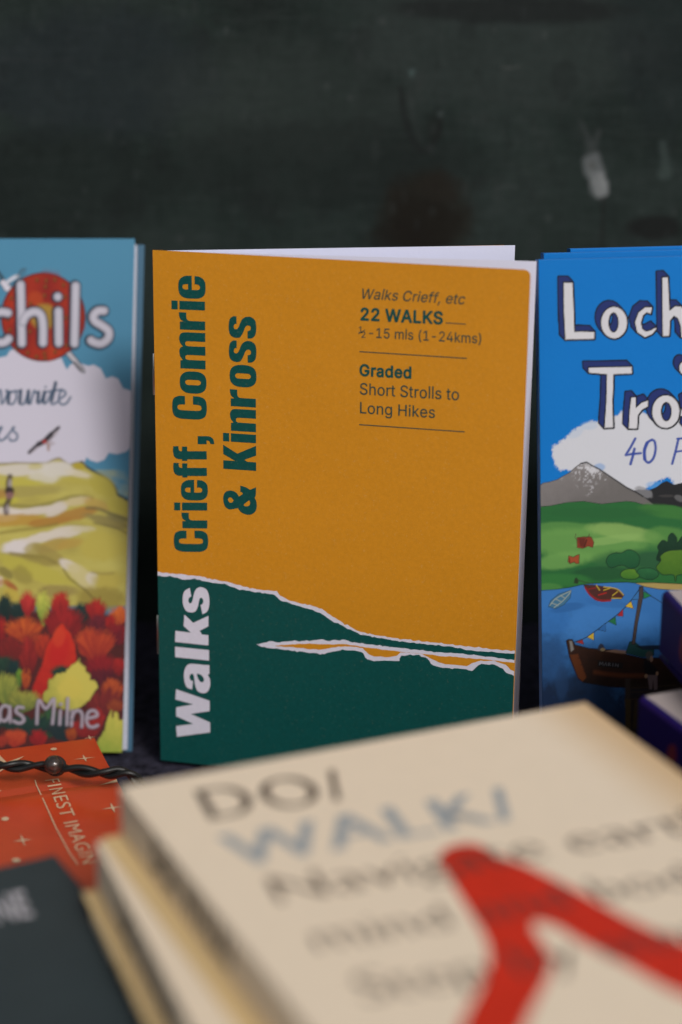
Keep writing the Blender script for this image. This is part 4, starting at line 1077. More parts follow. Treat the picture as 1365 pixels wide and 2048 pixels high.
# ================================================================= ORANGE WALKING BOOKLET (stapled, standing half open)
O_H = 0.148
HB = np.array([-0.05158, 0.57451, 0.0])
hy = np.array([0.0017, 0.0, O_H]); hy /= np.linalg.norm(hy)
def fan(deg):
    a_ = radians(deg)
    return Plane(HB, (cos(a_), sin(a_), 0), hy)
PC = fan(-14.25)
M_orange = material('orange_card', (0.595, 0.244, 0.012), rough=0.46, spec=0.35, wave=0.30, bump=0.10, bscale=700, vary=0.07, vscale=900, fleck=0.12)
M_green = material('dark_green_ink', (0.003, 0.070, 0.064), rough=0.46, spec=0.3, wave=0.30, bump=0.10, bscale=700, vary=0.14, vscale=900, fleck=0.05)
M_torn = material('torn_paper_white', (0.66, 0.64, 0.74), rough=0.55, spec=0.35, vary=0.05, vscale=900)
M_ink = material('small_print_green', (0.022, 0.060, 0.052), rough=0.5, spec=0.4)
booklet = thing('walking_booklet', 'orange and dark green stapled walks booklet standing half open in the middle', 'booklet', (0.0, 0.565, 0.0))
OW = float(PC.loc(1062, 540)[0])
mb = MB()
def rounded_cover(w, h, r, inset=0.0):
    pts = [(0.0, 0.0), (w - r, 0.0)]
    pts += [(w - r + r * sin(t), r - r * cos(t)) for t in np.linspace(0.1, pi / 2, 6)]
    pts += [(w - r + r * cos(t), h - r + r * sin(t)) for t in np.linspace(0, pi / 2 - 0.1, 6)]
    pts += [(w - r, h), (0.0, h)]
    return pts
cov = rounded_cover(OW, O_H, 0.0016)
mb.prism(PC, cov, -0.00025, 0.0, 0)
for i_, f_ in enumerate(mb.f):
    if len(f_) == 4 and max(mb.v[k][2] for k in f_) < 0.04:
        mb.mi[i_] = 1
    elif len(f_) == 4 and min(mb.v[k][0] for k in f_) > 0.04:
        mb.mi[i_] = 2
STEP = 1.6e-5
def jag(pts, amp, step=0.0005, seed=0):
    rs_ = np.random.RandomState(seed)
    out = []
    for i in range(len(pts) - 1):
        a_, b_ = np.array(pts[i]), np.array(pts[i + 1])
        n_ = max(1, int(np.linalg.norm(b_ - a_) / step))
        for k in range(n_):
            out.append(tuple(a_ + (b_ - a_) * k / n_ + rs_.normal(0, amp, 2) * (1 if 0 < k or i > 0 else 0)))
    out.append(tuple(pts[-1]))
    return out
up_ = [(316, 1143), (340, 1146), (375, 1150), (400, 1152), (420, 1158), (450, 1163), (480, 1171), (510, 1178), (530, 1181), (554, 1182), (561, 1192), (580, 1201), (610, 1208), (645, 1218), (665, 1233), (690, 1248), (720, 1263), (750, 1270), (800, 1278), (850, 1283), (900, 1289), (960, 1295), (1000, 1300), (1040, 1303)]
lo_ = [(316, 1152), (345, 1153), (366, 1159), (390, 1158), (420, 1165), (450, 1168), (480, 1179), (520, 1185), (550, 1190), (563, 1202), (600, 1212), (640, 1225), (660, 1239), (690, 1254), (722, 1269), (760, 1276), (800, 1283), (850, 1288), (900, 1293), (950, 1302), (1000, 1305), (1040, 1308)]
def clampx(pts):
    return [(min(max(x, 0.0002), OW - 0.0002), max(y, 0.0)) for x, y in pts]
U = clampx(jag(PC.locs(up_), 0.00011, 0.0007, 1))
Lw = clampx(jag(PC.locs(lo_), 0.00009, 0.0007, 2))
U[0] = (0.0, U[0][1]); Lw[0] = (0.0, Lw[0][1]); U[-1] = (OW - 0.0002, U[-1][1]); Lw[-1] = (OW - 0.0002, Lw[-1][1])
bl_, br_ = (0.0, 0.0), (OW - 0.0001, 0.0)
mb.poly(PC, [U + [br_, bl_]], STEP, 2)
mb.poly(PC, [Lw + [br_, bl_]], 2 * STEP, 1)
s_up = [(513, 1288), (540, 1283), (560, 1284), (580, 1282), (620, 1281), (645, 1279), (660, 1281), (690, 1280), (705, 1285), (720, 1286), (760, 1291), (800, 1296), (840, 1300), (880, 1305), (920, 1307), (960, 1311), (1000, 1316), (1040, 1321)]
s_lo = [(513, 1290), (530, 1294), (545, 1297), (580, 1300), (620, 1306), (650, 1308), (665, 1303), (680, 1300), (712, 1301), (726, 1304), (734, 1318), (748, 1322), (780, 1321), (798, 1322), (804, 1312), (815, 1310), (838, 1310), (856, 1316), (862, 1328), (885, 1335), (905, 1338), (915, 1336), (945, 1341), (952, 1334), (962, 1328), (990, 1329), (1006, 1336), (1012, 1345), (1025, 1350), (1040, 1353)]
i_up = [(552, 1291), (580, 1289), (620, 1287), (660, 1289), (690, 1288), (720, 1293), (760, 1298), (800, 1303), (840, 1307), (880, 1312), (920, 1314), (960, 1318), (1000, 1322), (1040, 1327)]
i_lo = [(552, 1292), (580, 1294), (620, 1298), (645, 1299), (665, 1295), (690, 1292), (725, 1296), (738, 1308), (750, 1313), (780, 1314), (795, 1312), (802, 1305), (815, 1304), (845, 1308), (865, 1318), (885, 1327), (905, 1329), (935, 1332), (945, 1326), (962, 1321), (990, 1322), (1012, 1329), (1020, 1339), (1030, 1343), (1040, 1345)]
A1 = clampx(jag(PC.locs(s_up), 0.00010, 0.0007, 3)); A2 = clampx(jag(PC.locs(s_lo), 0.00011, 0.0007, 4))
mb.poly(PC, [A1 + A2[::-1][:-1]], 3 * STEP, 2)
B1 = clampx(jag(PC.locs(i_up), 0.00007, 0.0008, 5)); B2 = clampx(jag(PC.locs(i_lo), 0.00007, 0.0008, 6))
mb.poly(PC, [B1 + B2[::-1]], 4 * STEP, 0)

# title, heavy condensed letters drawn as outlines (x along the line, y up)
def S(*q):
    return list(q)
def rr(x0, y0, x1, y1):
    return [(x0, y0, 1), (x1, y0, 1), (x1, y1, 1), (x0, y1, 1)]
def slot(x0, x1, y0, y1):
    """narrow counter with round ends"""
    r_ = (x1 - x0) / 2
    cx_ = (x0 + x1) / 2
    e_ = r_ * 1.25
    return [(cx_ + r_ * cos(t), y1 - e_ + e_ * sin(t)) for t in np.linspace(0, pi, 9)] + [(cx_ + r_ * cos(t), y0 + e_ + e_ * sin(t)) for t in np.linspace(pi, 2 * pi, 9)]
HV = {
 'i': (115, [[rr(0, 0, 115, 340)], [rr(0, 364, 115, 447)]]),
 'o': (300, [[superellipse(150, 170, 150, 180, 2.7), slot(114, 186, 64, 278)]]),
 'r': (230, [[[(0, 0, 1), (118, 0, 1), (118, 205), (132, 238), (170, 250), (229, 250, 1), (229, 349, 1), (180, 346), (136, 328), (108, 288, 1), (104, 338, 1), (0, 338, 1)]]]),
 'n': (301, [[[(0, 0, 1), (118, 0, 1), (118, 235), (132, 266), (152, 270), (174, 264), (184, 236), (184, 0, 1), (301, 0, 1), (301, 262), (286, 325), (228, 350), (160, 338), (114, 302, 1), (106, 338, 1), (0, 338, 1)]]]),
 'm': (486, [[[(0, 0, 1), (118, 0, 1), (118, 235), (132, 266), (150, 270), (174, 264), (184, 236), (184, 0, 1), (302, 0, 1), (302, 235), (316, 266), (336, 270), (358, 264), (368, 236), (368, 0, 1), (486, 0, 1), (486, 262), (470, 325), (412, 350), (345, 338), (296, 300, 1), (276, 338), (226, 350), (160, 338), (114, 302, 1), (106, 338, 1), (0, 338, 1)]]]),
 's': (287, [[[(187, 253, 1), (287, 253, 1), (282, 305), (240, 345), (145, 358), (48, 344), (4, 290), (6, 215), (48, 180), (98, 157), (148, 136), (172, 108), (168, 76), (142, 62), (112, 70), (98, 106, 1), (0, 106, 1), (6, 48), (50, 4), (145, -10), (240, 4), (286, 62), (285, 128), (250, 178), (200, 204), (150, 224), (117, 250), (118, 280), (142, 291), (172, 286), (186, 270)]]]),
 'e': (300, [[[(189, 133, 1), (298, 133, 1), (286, 58), (236, 2), (150, -11), (55, 4), (6, 70), (0, 172), (8, 275), (60, 338), (150, 352), (240, 338), (292, 272), (300, 172, 1), (114, 172, 1), (114, 112), (122, 76), (150, 63), (178, 76), (188, 104)],
              [(117, 222, 1), (117, 262), (128, 288), (152, 297), (176, 288), (187, 262), (187, 222, 1)]]]),
 'C': (316, [[[(198, 284, 1), (314, 284, 1), (310, 372), (270, 440), (165, 458), (52, 440), (6, 366), (0, 224), (6, 82), (52, 8), (165, -11), (270, 8), (311, 78), (316, 174, 1), (202, 174, 1), (200, 110), (188, 70), (160, 60), (132, 70), (119, 112), (118, 224), (119, 336), (130, 376), (158, 387), (186, 376), (197, 340)]]]),
 'f': (208, [[[(22, 0, 1), (140, 0, 1), (140, 262, 1), (206, 262, 1), (206, 331, 1), (140, 331, 1), (144, 362), (168, 376), (212, 378, 1), (212, 448, 1), (150, 453), (70, 440), (30, 396), (24, 331, 1), (0, 331, 1), (0, 262, 1), (22, 262, 1)]]]),
 'K': (346, [[[(0, 0, 1), (118, 0, 1), (118, 122, 1), (143, 158, 1), (212, 0, 1), (346, 0, 1), (222, 254, 1), (332, 447, 1), (206, 447, 1), (118, 284, 1), (118, 447, 1), (0, 447, 1)]]]),
 ',': (115, [[[(0, 0, 1), (0, 118, 1), (115, 118, 1), (115, 30), (110, -40), (72, -88), (2, -104, 1), (2, -52, 1), (42, -38), (56, 0, 1)]]]),
 '&': (396, [[[(384, 0, 1), (344, 85, 1), (372, 130), (397, 214, 1), (312, 216, 1), (306, 196), (284, 178, 1), (244, 236, 1), (296, 272), (322, 345), (300, 418), (236, 449), (150, 446), (92, 420), (64, 378), (64, 335), (86, 250, 1), (34, 210), (2, 140), (6, 70), (50, 12), (122, -8), (196, 0), (236, 20, 1), (268, 6, 1)],
              [(192, 386), (222, 370), (226, 344), (190, 306, 1), (162, 328), (156, 362)],
              [(138, 170), (172, 130), (198, 96), (172, 82), (134, 90), (116, 124), (120, 160)]]]),
}
def heavy_line(text, adv_gap, word_gap):
    x = 0.0
    gl = []
    for ch in text:
        if ch == ' ':
            x += word_gap
            continue
        w, parts_ = HV[ch]
        for loops in parts_:
            gl.append([[(x + px, py) for px, py in smooth_loop(lp, 5)] if len(lp[0]) > 2 or ch in '&' else [(x + q_[0], q_[1]) for q_ in lp] for lp in loops])
        x += w + adv_gap
    return gl, x - adv_gap
def letters_at(starts):
    """each letter placed at its own measured start on the line: list of (char, x)"""
    gl = []
    for ch, x in starts:
        w, parts_ = HV[ch]
        for loops in parts_:
            gl.append([[(x + q_[0], q_[1]) for q_ in (smooth_loop(lp, 5) if (any(len(q2) > 2 for q2 in lp) or ch in '&') else lp)] for lp in loops])
    return gl
def put_line(glyphs, width, a, b, c, h_, mi):
    A_, B_, C__ = PC.loc(*a), PC.loc(*b), PC.loc(*c)
    for gph in place(glyphs, width, 447.0, A_, B_, C__):
        for grp in group_loops(gph):
            mb.poly(PC, grp, h_, mi)
g1, w1 = heavy_line('Crieff,', 33, 0)
put_line(g1, w1, (330 + 585 / 6.826, 820 + 1938 / 6.826), (330 + 572 / 6.826, 820 + 356 / 6.826), (330 + 138 / 6.826, 820 + 1932 / 6.826), 5 * STEP, 1)
g1, w1 = heavy_line('Comrie', 36, 0)
put_line(g1, w1, (330 + 566 / 6.826, 530 + 2115 / 6.826), (330 + 546 / 6.826, 530 + 152 / 6.826), (330 + 117 / 6.826, 530 + 2092 / 6.826), 5 * STEP, 1)
g1, w1 = heavy_line('Kinross', 36, 0)
put_line(g1, w1, (330 + 1249 / 6.826, 820 + 830 / 6.826), (330 + 1240 / 6.826, 530 + 712 / 6.826), (330 + 802 / 6.826, 820 + 800 / 6.826), 5 * STEP, 1)
g1, w1 = heavy_line('&', 0, 0)
put_line(g1, w1, (330 + 1250 / 6.826, 820 + 1434 / 6.826), (330 + 1248 / 6.826, 820 + 1040 / 6.826), (330 + 806 / 6.826, 820 + 1412 / 6.826), 5 * STEP, 1)
# the word at the foot of the cover, traced letter by letter
WK = [
 [[(285, 200, 1), (303, 300, 1), (280, 315), (270, 345), (280, 376), (303, 374), (320, 335), (336, 260), (365, 210), (415, 193), (475, 222), (503, 290), (508, 390), (485, 470), (430, 503, 1), (408, 398, 1), (432, 382), (440, 350), (425, 318), (402, 320), (390, 355), (376, 420), (350, 468), (305, 482), (248, 466), (212, 400), (206, 320), (222, 245)]],
 [[(122, 690, 1), (298, 712, 1), (216, 636, 1), (224, 506, 1), (325, 600, 1), (498, 520, 1), (498, 640, 1), (398, 690, 1), (425, 733, 1), (498, 740, 1), (498, 858, 1), (118, 817, 1)]],
 [[(118, 872, 1), (505, 910, 1), (505, 1030, 1), (120, 990, 1)]],
 [[(508, 1080, 1), (440, 1078), (310, 1066), (252, 1086), (222, 1160), (224, 1255), (252, 1332), (312, 1360, 1), (322, 1262, 1), (294, 1252), (282, 1215), (300, 1182), (324, 1186), (336, 1225), (345, 1300), (372, 1372), (430, 1402), (490, 1382), (518, 1312), (514, 1240), (492, 1192), (510, 1180, 1)],
  [(366, 1182), (412, 1192), (445, 1232), (442, 1268), (412, 1274), (386, 1245)]],
 [[(130, 1355, 1), (512, 1487, 1), (512, 1605, 1), (295, 1637, 1), (516, 1732, 1), (518, 1846, 1), (140, 1896, 1), (130, 1775, 1), (326, 1750, 1), (130, 1662, 1), (130, 1562, 1), (326, 1527, 1), (122, 1472, 1)]],
]
for loops in WK:
    L2 = []
    for lp in loops:
        q_ = smooth_loop(lp, 5)
        L2.append([tuple(PC.loc(330 + x / 5.69, 1140 + y / 5.69)) for x, y in q_])
    mb.poly(PC, L2, 5 * STEP, 2)
# small print
def small(text, style, a, b, c, slant=0.0, track=0.0, mi=3):
    gl, w = text_loops(text, style, slant, track)
    A_, B_, C__ = PC.loc(*a), PC.loc(*b), PC.loc(*c)
    for gph in place(gl, w, 512.0, A_, B_, C__):
        for grp in group_loops(gph):
            mb.poly(PC, grp, 5 * STEP, mi)
small('Walks Crieff, etc', 'R', (720.5, 597), (930, 608.5), (720.8, 576.5), slant=0.21)
small('22 WALKS', 'B', (720, 639.5), (888, 648), (720.3, 615.5), mi=1)
small('-15 mls (1-24kms)', 'R', (735, 674.5), (966, 687), (735.3, 655))
small('1', 'R', (716.5, 665), (727, 665.6), (716.7, 652.5))
small('2', 'R', (722, 675), (733, 675.6), (722.2, 662.5))
small('Graded', 'B', (719, 751), (825.5, 756.5), (719.2, 728.5), mi=1)
small('Short Strolls to', 'R', (719, 788.5), (920, 800.5), (719.2, 765.5))
small('Long Hikes', 'R', (718.5, 826), (872, 836), (718.7, 803.5))
def rule(a, b, t):
    a_, b_ = np.array(PC.loc(*a)), np.array(PC.loc(*b))
    mb.poly(PC, [[tuple(a_), tuple(b_), tuple(b_ + [0, t]), tuple(a_ + [0, t])]], 5 * STEP, 3)
rule((719.5, 704), (934, 717.5), 0.00026)
rule((719, 850), (930, 864.5), 0.00026)
rule((892, 646.5), (932.5, 649), 0.00024)
rule((717.5, 668.5), (731, 660.5), 0.00024)
fc = mb.build('front_cover', [M_orange, M_green, M_torn, M_ink], booklet)
# leaves, back leaves, back cover, staples
PWd = float(np.linalg.norm(on_z(1075, 521, O_H) - on_z(307, 500, O_H)))
for k, (deg, dw) in enumerate(((-7.55, 0.0), (-7.25, 0.0004), (-6.95, 0.0007), (-6.6, 0.0012), (-6.2, 0.0014))):
    m2 = MB(); pl_ = fan(deg)
    m2.slab(pl_, 0.0003, PWd - dw, 0.0006, O_H - 0.0002 - 0.0002 * k, -0.00008, 0.0)
    m2.build('leaf', M_white, booklet)
for k, (deg, dw) in enumerate(((4.28, 0.0), (4.6, 0.0006), (4.9, 0.0010))):
    m2 = MB(); pl_ = fan(deg)
    m2.slab(pl_, 0.0003, 0.0968 - dw, 0.0006, O_H - 0.0002 - 0.0002 * k, -0.00008, 0.0)
    m2.build('leaf', M_white, booklet)
m2 = MB()
m2.prism(fan(5.6), rounded_cover(0.0955, O_H - 0.0006, 0.0016), -0.0003, 0.0)
m2.build('back_cover', M_orange, booklet)
for (u0, v0), (u1, v1) in (((313, 708), (314, 790)), ((318.5, 1232), (319.5, 1308))):
    a_, b_ = PC.loc(u0, v0), PC.loc(u1, v1)
    m2 = MB()
    m2.tube([PC.pt(0.0006, a_[1], -0.0006), PC.pt(-0.0003, a_[1], -0.0002), PC.pt(-0.0003, b_[1], -0.0002), PC.pt(0.0006, b_[1], -0.0006)], 0.00028, 8)
    m2.build('staple', M_metal, booklet, smooth=True)

# ================================================================= STACK OF CREAM BOOKS (front right)
M_cream = material('cream_cover_stock', (0.87, 0.73, 0.555), rough=0.6, spec=0.3, bump=0.12, bscale=900, vary=0.03, vscale=300)
M_creampage = material('cream_page_edges', (0.62, 0.53, 0.42), rough=0.9, spec=0.1, vary=0.15, vscale=1500)
M_ochre = material('ochre_bounce_glow', (0.74, 0.54, 0.27), rough=0.7, spec=0.2)  # warm light bounced between the cream books, put into a card colour
M_type = material('warm_black_ink', (0.075, 0.055, 0.045), rough=0.55)
M_greytype = material('grey_brown_ink', (0.07, 0.042, 0.034), rough=0.55)
M_bluetype = material('grey_blue_ink', (0.33, 0.37, 0.39), rough=0.55)
M_red = material('red_ink', (0.62, 0.030, 0.011), rough=0.55, spec=0.2, vary=0.12, vscale=120)
YAW = radians(23.59)
nt_ = M_cream.node_tree                                # warm glow towards the fore-edge, mixed into the cover colour
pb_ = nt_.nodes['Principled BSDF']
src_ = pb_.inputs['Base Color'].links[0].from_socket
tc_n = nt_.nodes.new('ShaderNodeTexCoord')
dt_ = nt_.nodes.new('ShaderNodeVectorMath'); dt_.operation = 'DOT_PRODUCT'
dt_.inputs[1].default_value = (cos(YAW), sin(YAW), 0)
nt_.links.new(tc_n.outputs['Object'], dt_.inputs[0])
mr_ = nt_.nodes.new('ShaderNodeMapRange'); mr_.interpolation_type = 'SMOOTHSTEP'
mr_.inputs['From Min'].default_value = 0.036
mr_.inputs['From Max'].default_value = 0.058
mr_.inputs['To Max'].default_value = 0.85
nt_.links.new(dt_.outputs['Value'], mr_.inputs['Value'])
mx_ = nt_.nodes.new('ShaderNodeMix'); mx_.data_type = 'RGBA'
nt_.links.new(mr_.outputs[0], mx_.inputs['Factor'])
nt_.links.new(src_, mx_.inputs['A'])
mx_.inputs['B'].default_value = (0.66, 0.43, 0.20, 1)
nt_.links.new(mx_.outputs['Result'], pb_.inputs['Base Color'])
D1 = np.array([cos(YAW), sin(YAW), 0]); D2 = np.array([sin(YAW), -cos(YAW), 0])
D_W, D_L, D_T, D_TOP = 0.111, 0.178, 0.0110, 0.067
DA = on_z(240, 1575, D_TOP)
PITCH_T = 0.01145
SPINE_TEXT = 'WALK  Navigate earth, mind and body'
def cream_book(name, label, corner, ztop, titled, yaw_extra=0.0, bounce_ledge=0.0044):
    a_ = YAW + yaw_extra
    d1 = np.array([cos(a_), sin(a_), 0]); d2 = np.array([sin(a_), -cos(a_), 0])
    o_ = np.array([corner[0], corner[1], ztop])
    pl = Plane(o_, d1, -d2)                      # x across the cover, y away from the reader: normal up
    root = thing(name, label, 'book', (o_[0] + (d1 * D_W / 2 + d2 * D_L / 2)[0], o_[1] + (d1 * D_W / 2 + d2 * D_L / 2)[1], ztop - PITCH_T), 'pocket books in the cream stack')
    m = MB()
    m.slab(pl, 0, D_W, -D_L, 0, -0.0006, 0.0)
    if titled:
        h_ = 0.00003
        put_gill(m, pl, 'DO/', (411, 1642), (706, 1597), (378, 1582), h_, 1, -0.016, 1.12, contrast=0.055)
        put_gill(m, pl, 'WALK/', (470, 1737), (1048, 1635), (436, 1672), h_, 3, -0.010, 1.05, contrast=0.07)
        put_gill(m, pl, 'Navigate earth,', (546, 1808), (1482, 1650), (518, 1758), h_, 2, -0.018, 1.0, contrast=0.035)
        put_gill(m, pl, 'mind and body.', (628, 1902), (1480, 1756), (602, 1856), h_, 2, -0.018, 1.0, contrast=0.035)
        put_gill(m, pl, 'Step by step.', (722, 2006), (1470, 1876), (694, 1952), h_, 2, -0.018, 1.0, contrast=0.035)
        # walking legs brushed in red, printed under the words
        leg = [(878, 1716), (892, 1698), (926, 1687), (962, 1691), (994, 1710), (1042, 1726), (1110, 1758), (1180, 1794), (1260, 1838), (1330, 1870), (1420, 1912), (1460, 2022), (1400, 2004), (1330, 1974), (1260, 1934), (1170, 1888), (1112, 1853), (1072, 1844), (1066, 1858), (1086, 1886), (1104, 1925), (1090, 1970), (1066, 2016), (1038, 2080), (1008, 2160), (890, 2160), (922, 2050), (960, 1975), (978, 1925), (972, 1880), (944, 1832), (914, 1782), (888, 1738)]
        lp = [tuple(pl.loc(*q_)) for q_ in smooth_loop(leg, 4)]
        m.poly(pl, [lp], 0.000015, 4)
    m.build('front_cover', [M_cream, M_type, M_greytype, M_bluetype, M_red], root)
    m = MB()
    m.slab(pl, 0.0, 0.0006, -D_L, 0.0, -D_T + 0.0002, -0.0006)
    # printed title along the spine
    SPl = Plane(o_ - np.array([0, 0, D_T]), d2, (0, 0, 1))
    ps = Plane(o_, d2, (0, 0, 1))
    put_gill(m, Plane(o_, d2, (0, 0, 1)), 'DO/ WALK/', (0.020, -0.0086, 0), (0.066, -0.0086, 0), (0.020, -0.0024, 0), 0.00003, 1, 0.045, 1.1)
    put_gill(m, Plane(o_, d2, (0, 0, 1)), 'DO', (0.150, -0.0078, 0), (0.160, -0.0078, 0), (0.150, -0.0030, 0), 0.00003, 1, 0.02, 1.1)
    m.build('spine', [M_cream, M_type], root)
    m = MB()
    for k in range(6):
        t_ = (D_T - 0.0020) / 6
        m.slab(pl, 0.0007, D_W - 0.0006 - random.uniform(0, .0004), -D_L + 0.0004, -0.0004 - random.uniform(0, .0003), -0.0007 - t_ * (k + 1), -0.0007 - t_ * k - t_ * 0.03)
    m.build('page_block', M_creampage, root)
    m = MB()
    m.slab(pl, -bounce_ledge, D_W, -D_L, 0.0, -D_T - 0.0003, -D_T + 0.0001)  # lip added past the spine, its ochre standing in for bounced light
    m.build('back_cover', M_ochre, root)
    return root
c2 = on_z(192, 1686, D_TOP - PITCH_T)
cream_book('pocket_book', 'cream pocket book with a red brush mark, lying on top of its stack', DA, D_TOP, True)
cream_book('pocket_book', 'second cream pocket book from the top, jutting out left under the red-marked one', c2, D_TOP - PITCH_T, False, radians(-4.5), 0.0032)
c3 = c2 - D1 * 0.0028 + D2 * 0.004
cream_book('pocket_book', 'third cream pocket book down, only an ochre sliver of bounced light showing beside the slate book', c3, D_TOP - 2 * PITCH_T, False, radians(-4.0), 0.0008)
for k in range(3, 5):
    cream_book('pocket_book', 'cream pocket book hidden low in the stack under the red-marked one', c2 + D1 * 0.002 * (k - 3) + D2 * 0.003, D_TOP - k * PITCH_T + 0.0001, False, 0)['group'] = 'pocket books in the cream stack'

# ================================================================= ORANGE-RED SLEEVE with cream stars (front left)
M_sleeve = material('orange_red_print', (0.50, 0.052, 0.014), rough=0.38, spec=0.5, bump=0.15, bscale=90, vary=0.14, vscale=45)
M_sleeve_ink = material('pale_gold_ink', (0.62, 0.44, 0.28), rough=0.45)
S_Z = 0.012
sy = radians(17.56)
s1 = np.array([cos(sy), sin(sy), 0]); s2 = np.array([sin(sy), -cos(sy), 0])
SQ = on_z(189, 1476, S_Z)
PS = Plane(SQ, s1, -s2)
S_L = float(-PS.loc(190, 1797)[1])
sl = thing('gift_sleeve', 'orange-red printed sleeve with pale stars lying under the black light wire', 'booklet', (SQ[0] - 0.05, SQ[1] - 0.05, 0.0))
m = MB()
# top sheet with a slight fold across it
NX, NY = 24, 60
def sleeve_h(x, y):
    fold = -y - 0.032
    return 0.0011 * math.exp(-((fold - 0.0) / 0.010) ** 2) - 0.0006 * math.exp(-((fold + 0.001) / 0.0022) ** 2) + 0.0004 * sin(x * 90) * sin(y * 70)
xs_ = np.linspace(-0.12, 0, NX); ys_ = np.linspace(-S_L, 0, NY)
V, Fc = [], []
for y in ys_:
    for x in xs_:
        V.append(PS.pt(x, y, sleeve_h(x, y)))
for j in range(NY - 1):
    for i in range(NX - 1):
        Fc.append((j * NX + i, j * NX + i + 1, (j + 1) * NX + i + 1, (j + 1) * NX + i))
m.add(V, Fc, 0)
class Draped(Plane):
    def pt(self, x, y, h=0.0):
        return Plane.pt(self, x, y, h + sleeve_h(x, y))
PD = Draped(SQ, s1, -s2)
def star(u, v, rw, rh, mi=1, rot=0.0):
    c_ = PS.loc(u, v)
    pts = []
    for k in range(8):
        t = k * pi / 4 + rot
        r_ = 1.0 if k % 2 == 0 else 0.16
        pts.append((c_[0] + r_ * rw * cos(t), c_[1] + r_ * rh * sin(t)))
    m.poly(PD, [pts], 0.00020, mi)
def dot(u, v, r_):
    c_ = PS.loc(u, v)
    m.poly(PD, [[(c_[0] + r_ * cos(k * pi / 6), c_[1] + r_ * sin(k * pi / 6)) for k in range(12)]], 0.00020, 1)
star(170, 1519, 0.0030, 0.0026); star(180, 1476.5, 0.0018, 0.0018); dot(108, 1500, 0.0009)
star(46, 1681, 0.0025, 0.0036); dot(11, 1641, 0.0010); dot(33, 1721, 0.0011)
star(226, 1618, 0.0030, 0.0028)
m.poly(PD, [PS.locs([(0, 1512), (14, 1527), (50, 1514), (24, 1531), (42, 1549), (8, 1542), (-20, 1560), (-30, 1530)])], 0.00020, 1)
m.poly(PD, [PS.locs([(200, 1577), (234, 1564), (236, 1569)])], 0.00020, 1)
m.poly(PD, [PS.locs([(-4, 1588), (4, 1589), (-4, 1593)])], 0.00020, 1)
put_gill(m, PD, 'FINEST IMAGIN', (90, 1568), (166, 1727), (117, 1564), 0.00022, 1, -0.002, 1.05)
ln = PS.locs([(71, 1568), (74, 1580), (90, 1612), (112, 1655), (140, 1705), (156, 1728)])
for i in range(len(ln) - 1):
    a_, b_ = np.array(ln[i]), np.array(ln[i + 1])
    nn = np.array([0.00016, 0.0])
    m.poly(PD, [[tuple(a_ - nn), tuple(b_ - nn), tuple(b_ + nn), tuple(a_ + nn)]], 0.00020, 1)
m.build('top_sheet', [M_sleeve, M_sleeve_ink], sl)
m = MB()
m.slab(PS, -0.12, -0.0004, -S_L + 0.0004, -0.0004, -0.0118, -0.0012)
m.build('contents_block', material('sleeve_side', (0.42, 0.05, 0.02), rough=0.5, vary=0.1, vscale=80), sl)

# ================================================================= SLATE-GREY BOOKS (front left corner)
M_slate = material('slate_cover', (0.033, 0.046, 0.050), rough=0.55, spec=0.3, wave=0.3, bump=0.1, bscale=600, vary=0.10, vscale=120)
M_slatepage = material('slate_book_pages', (0.5, 0.48, 0.44), rough=0.9, vary=0.15, vscale=900)
M_letter = material('off_white_letter', (0.50, 0.48, 0.51), rough=0.5)
ty = radians(27.47)
t1 = np.array([cos(ty), sin(ty), 0]); t2 = np.array([sin(ty), -cos(ty), 0])
def slate(label, q_, ztop, thick, titled):
    o_ = np.array([q_[0], q_[1], ztop])
    pl = Plane(o_, t1, -t2)
    root = thing('slate_book', label, 'book', (o_[0] - 0.05, o_[1] - 0.09, ztop - thick), 'slate grey books in the front left corner')
    m = MB()
    m.slab(pl, -0.125, 0, -0.19, 0, -0.0016, 0)
    if titled:
        put_gill(m, pl, 'NE', (-8, 1846), (68, 1830), (-26, 1797), 0.00003, 1, 0.018, 1.05)
    m.build('front_cover', [M_slate, M_letter], root)
    m = MB(); m.slab(pl, -0.125, 0, -0.19, 0, -thick, -thick + 0.0016); m.build('back_cover', M_slate, root)
    m = MB(); m.slab(pl, -0.125, -0.1235, -0.19, 0, -thick + 0.0016, -0.0016); m.build('spine', M_slate, root)
    m = MB(); m.slab(pl, -0.1234, -0.003, -0.187, -0.003, -thick + 0.0017, -0.0017); m.build('page_block', M_slatepage, root)
SLQ = on_z(110, 1710, 0.040)
slate('slate grey hardback with blurred white capitals on top of the front left pile', SLQ, 0.040, 0.0145, True)
SLD = SLQ - t1 * 0.006 + t2 * 0.006
slate('lower slate grey hardback hidden under the one with white capitals', SLD, 0.0254, 0.0125, False)
slate('bottom slate grey hardback of the front left pile, resting on the table', SLD - t1 * 0.004, 0.0128, 0.0127, False)

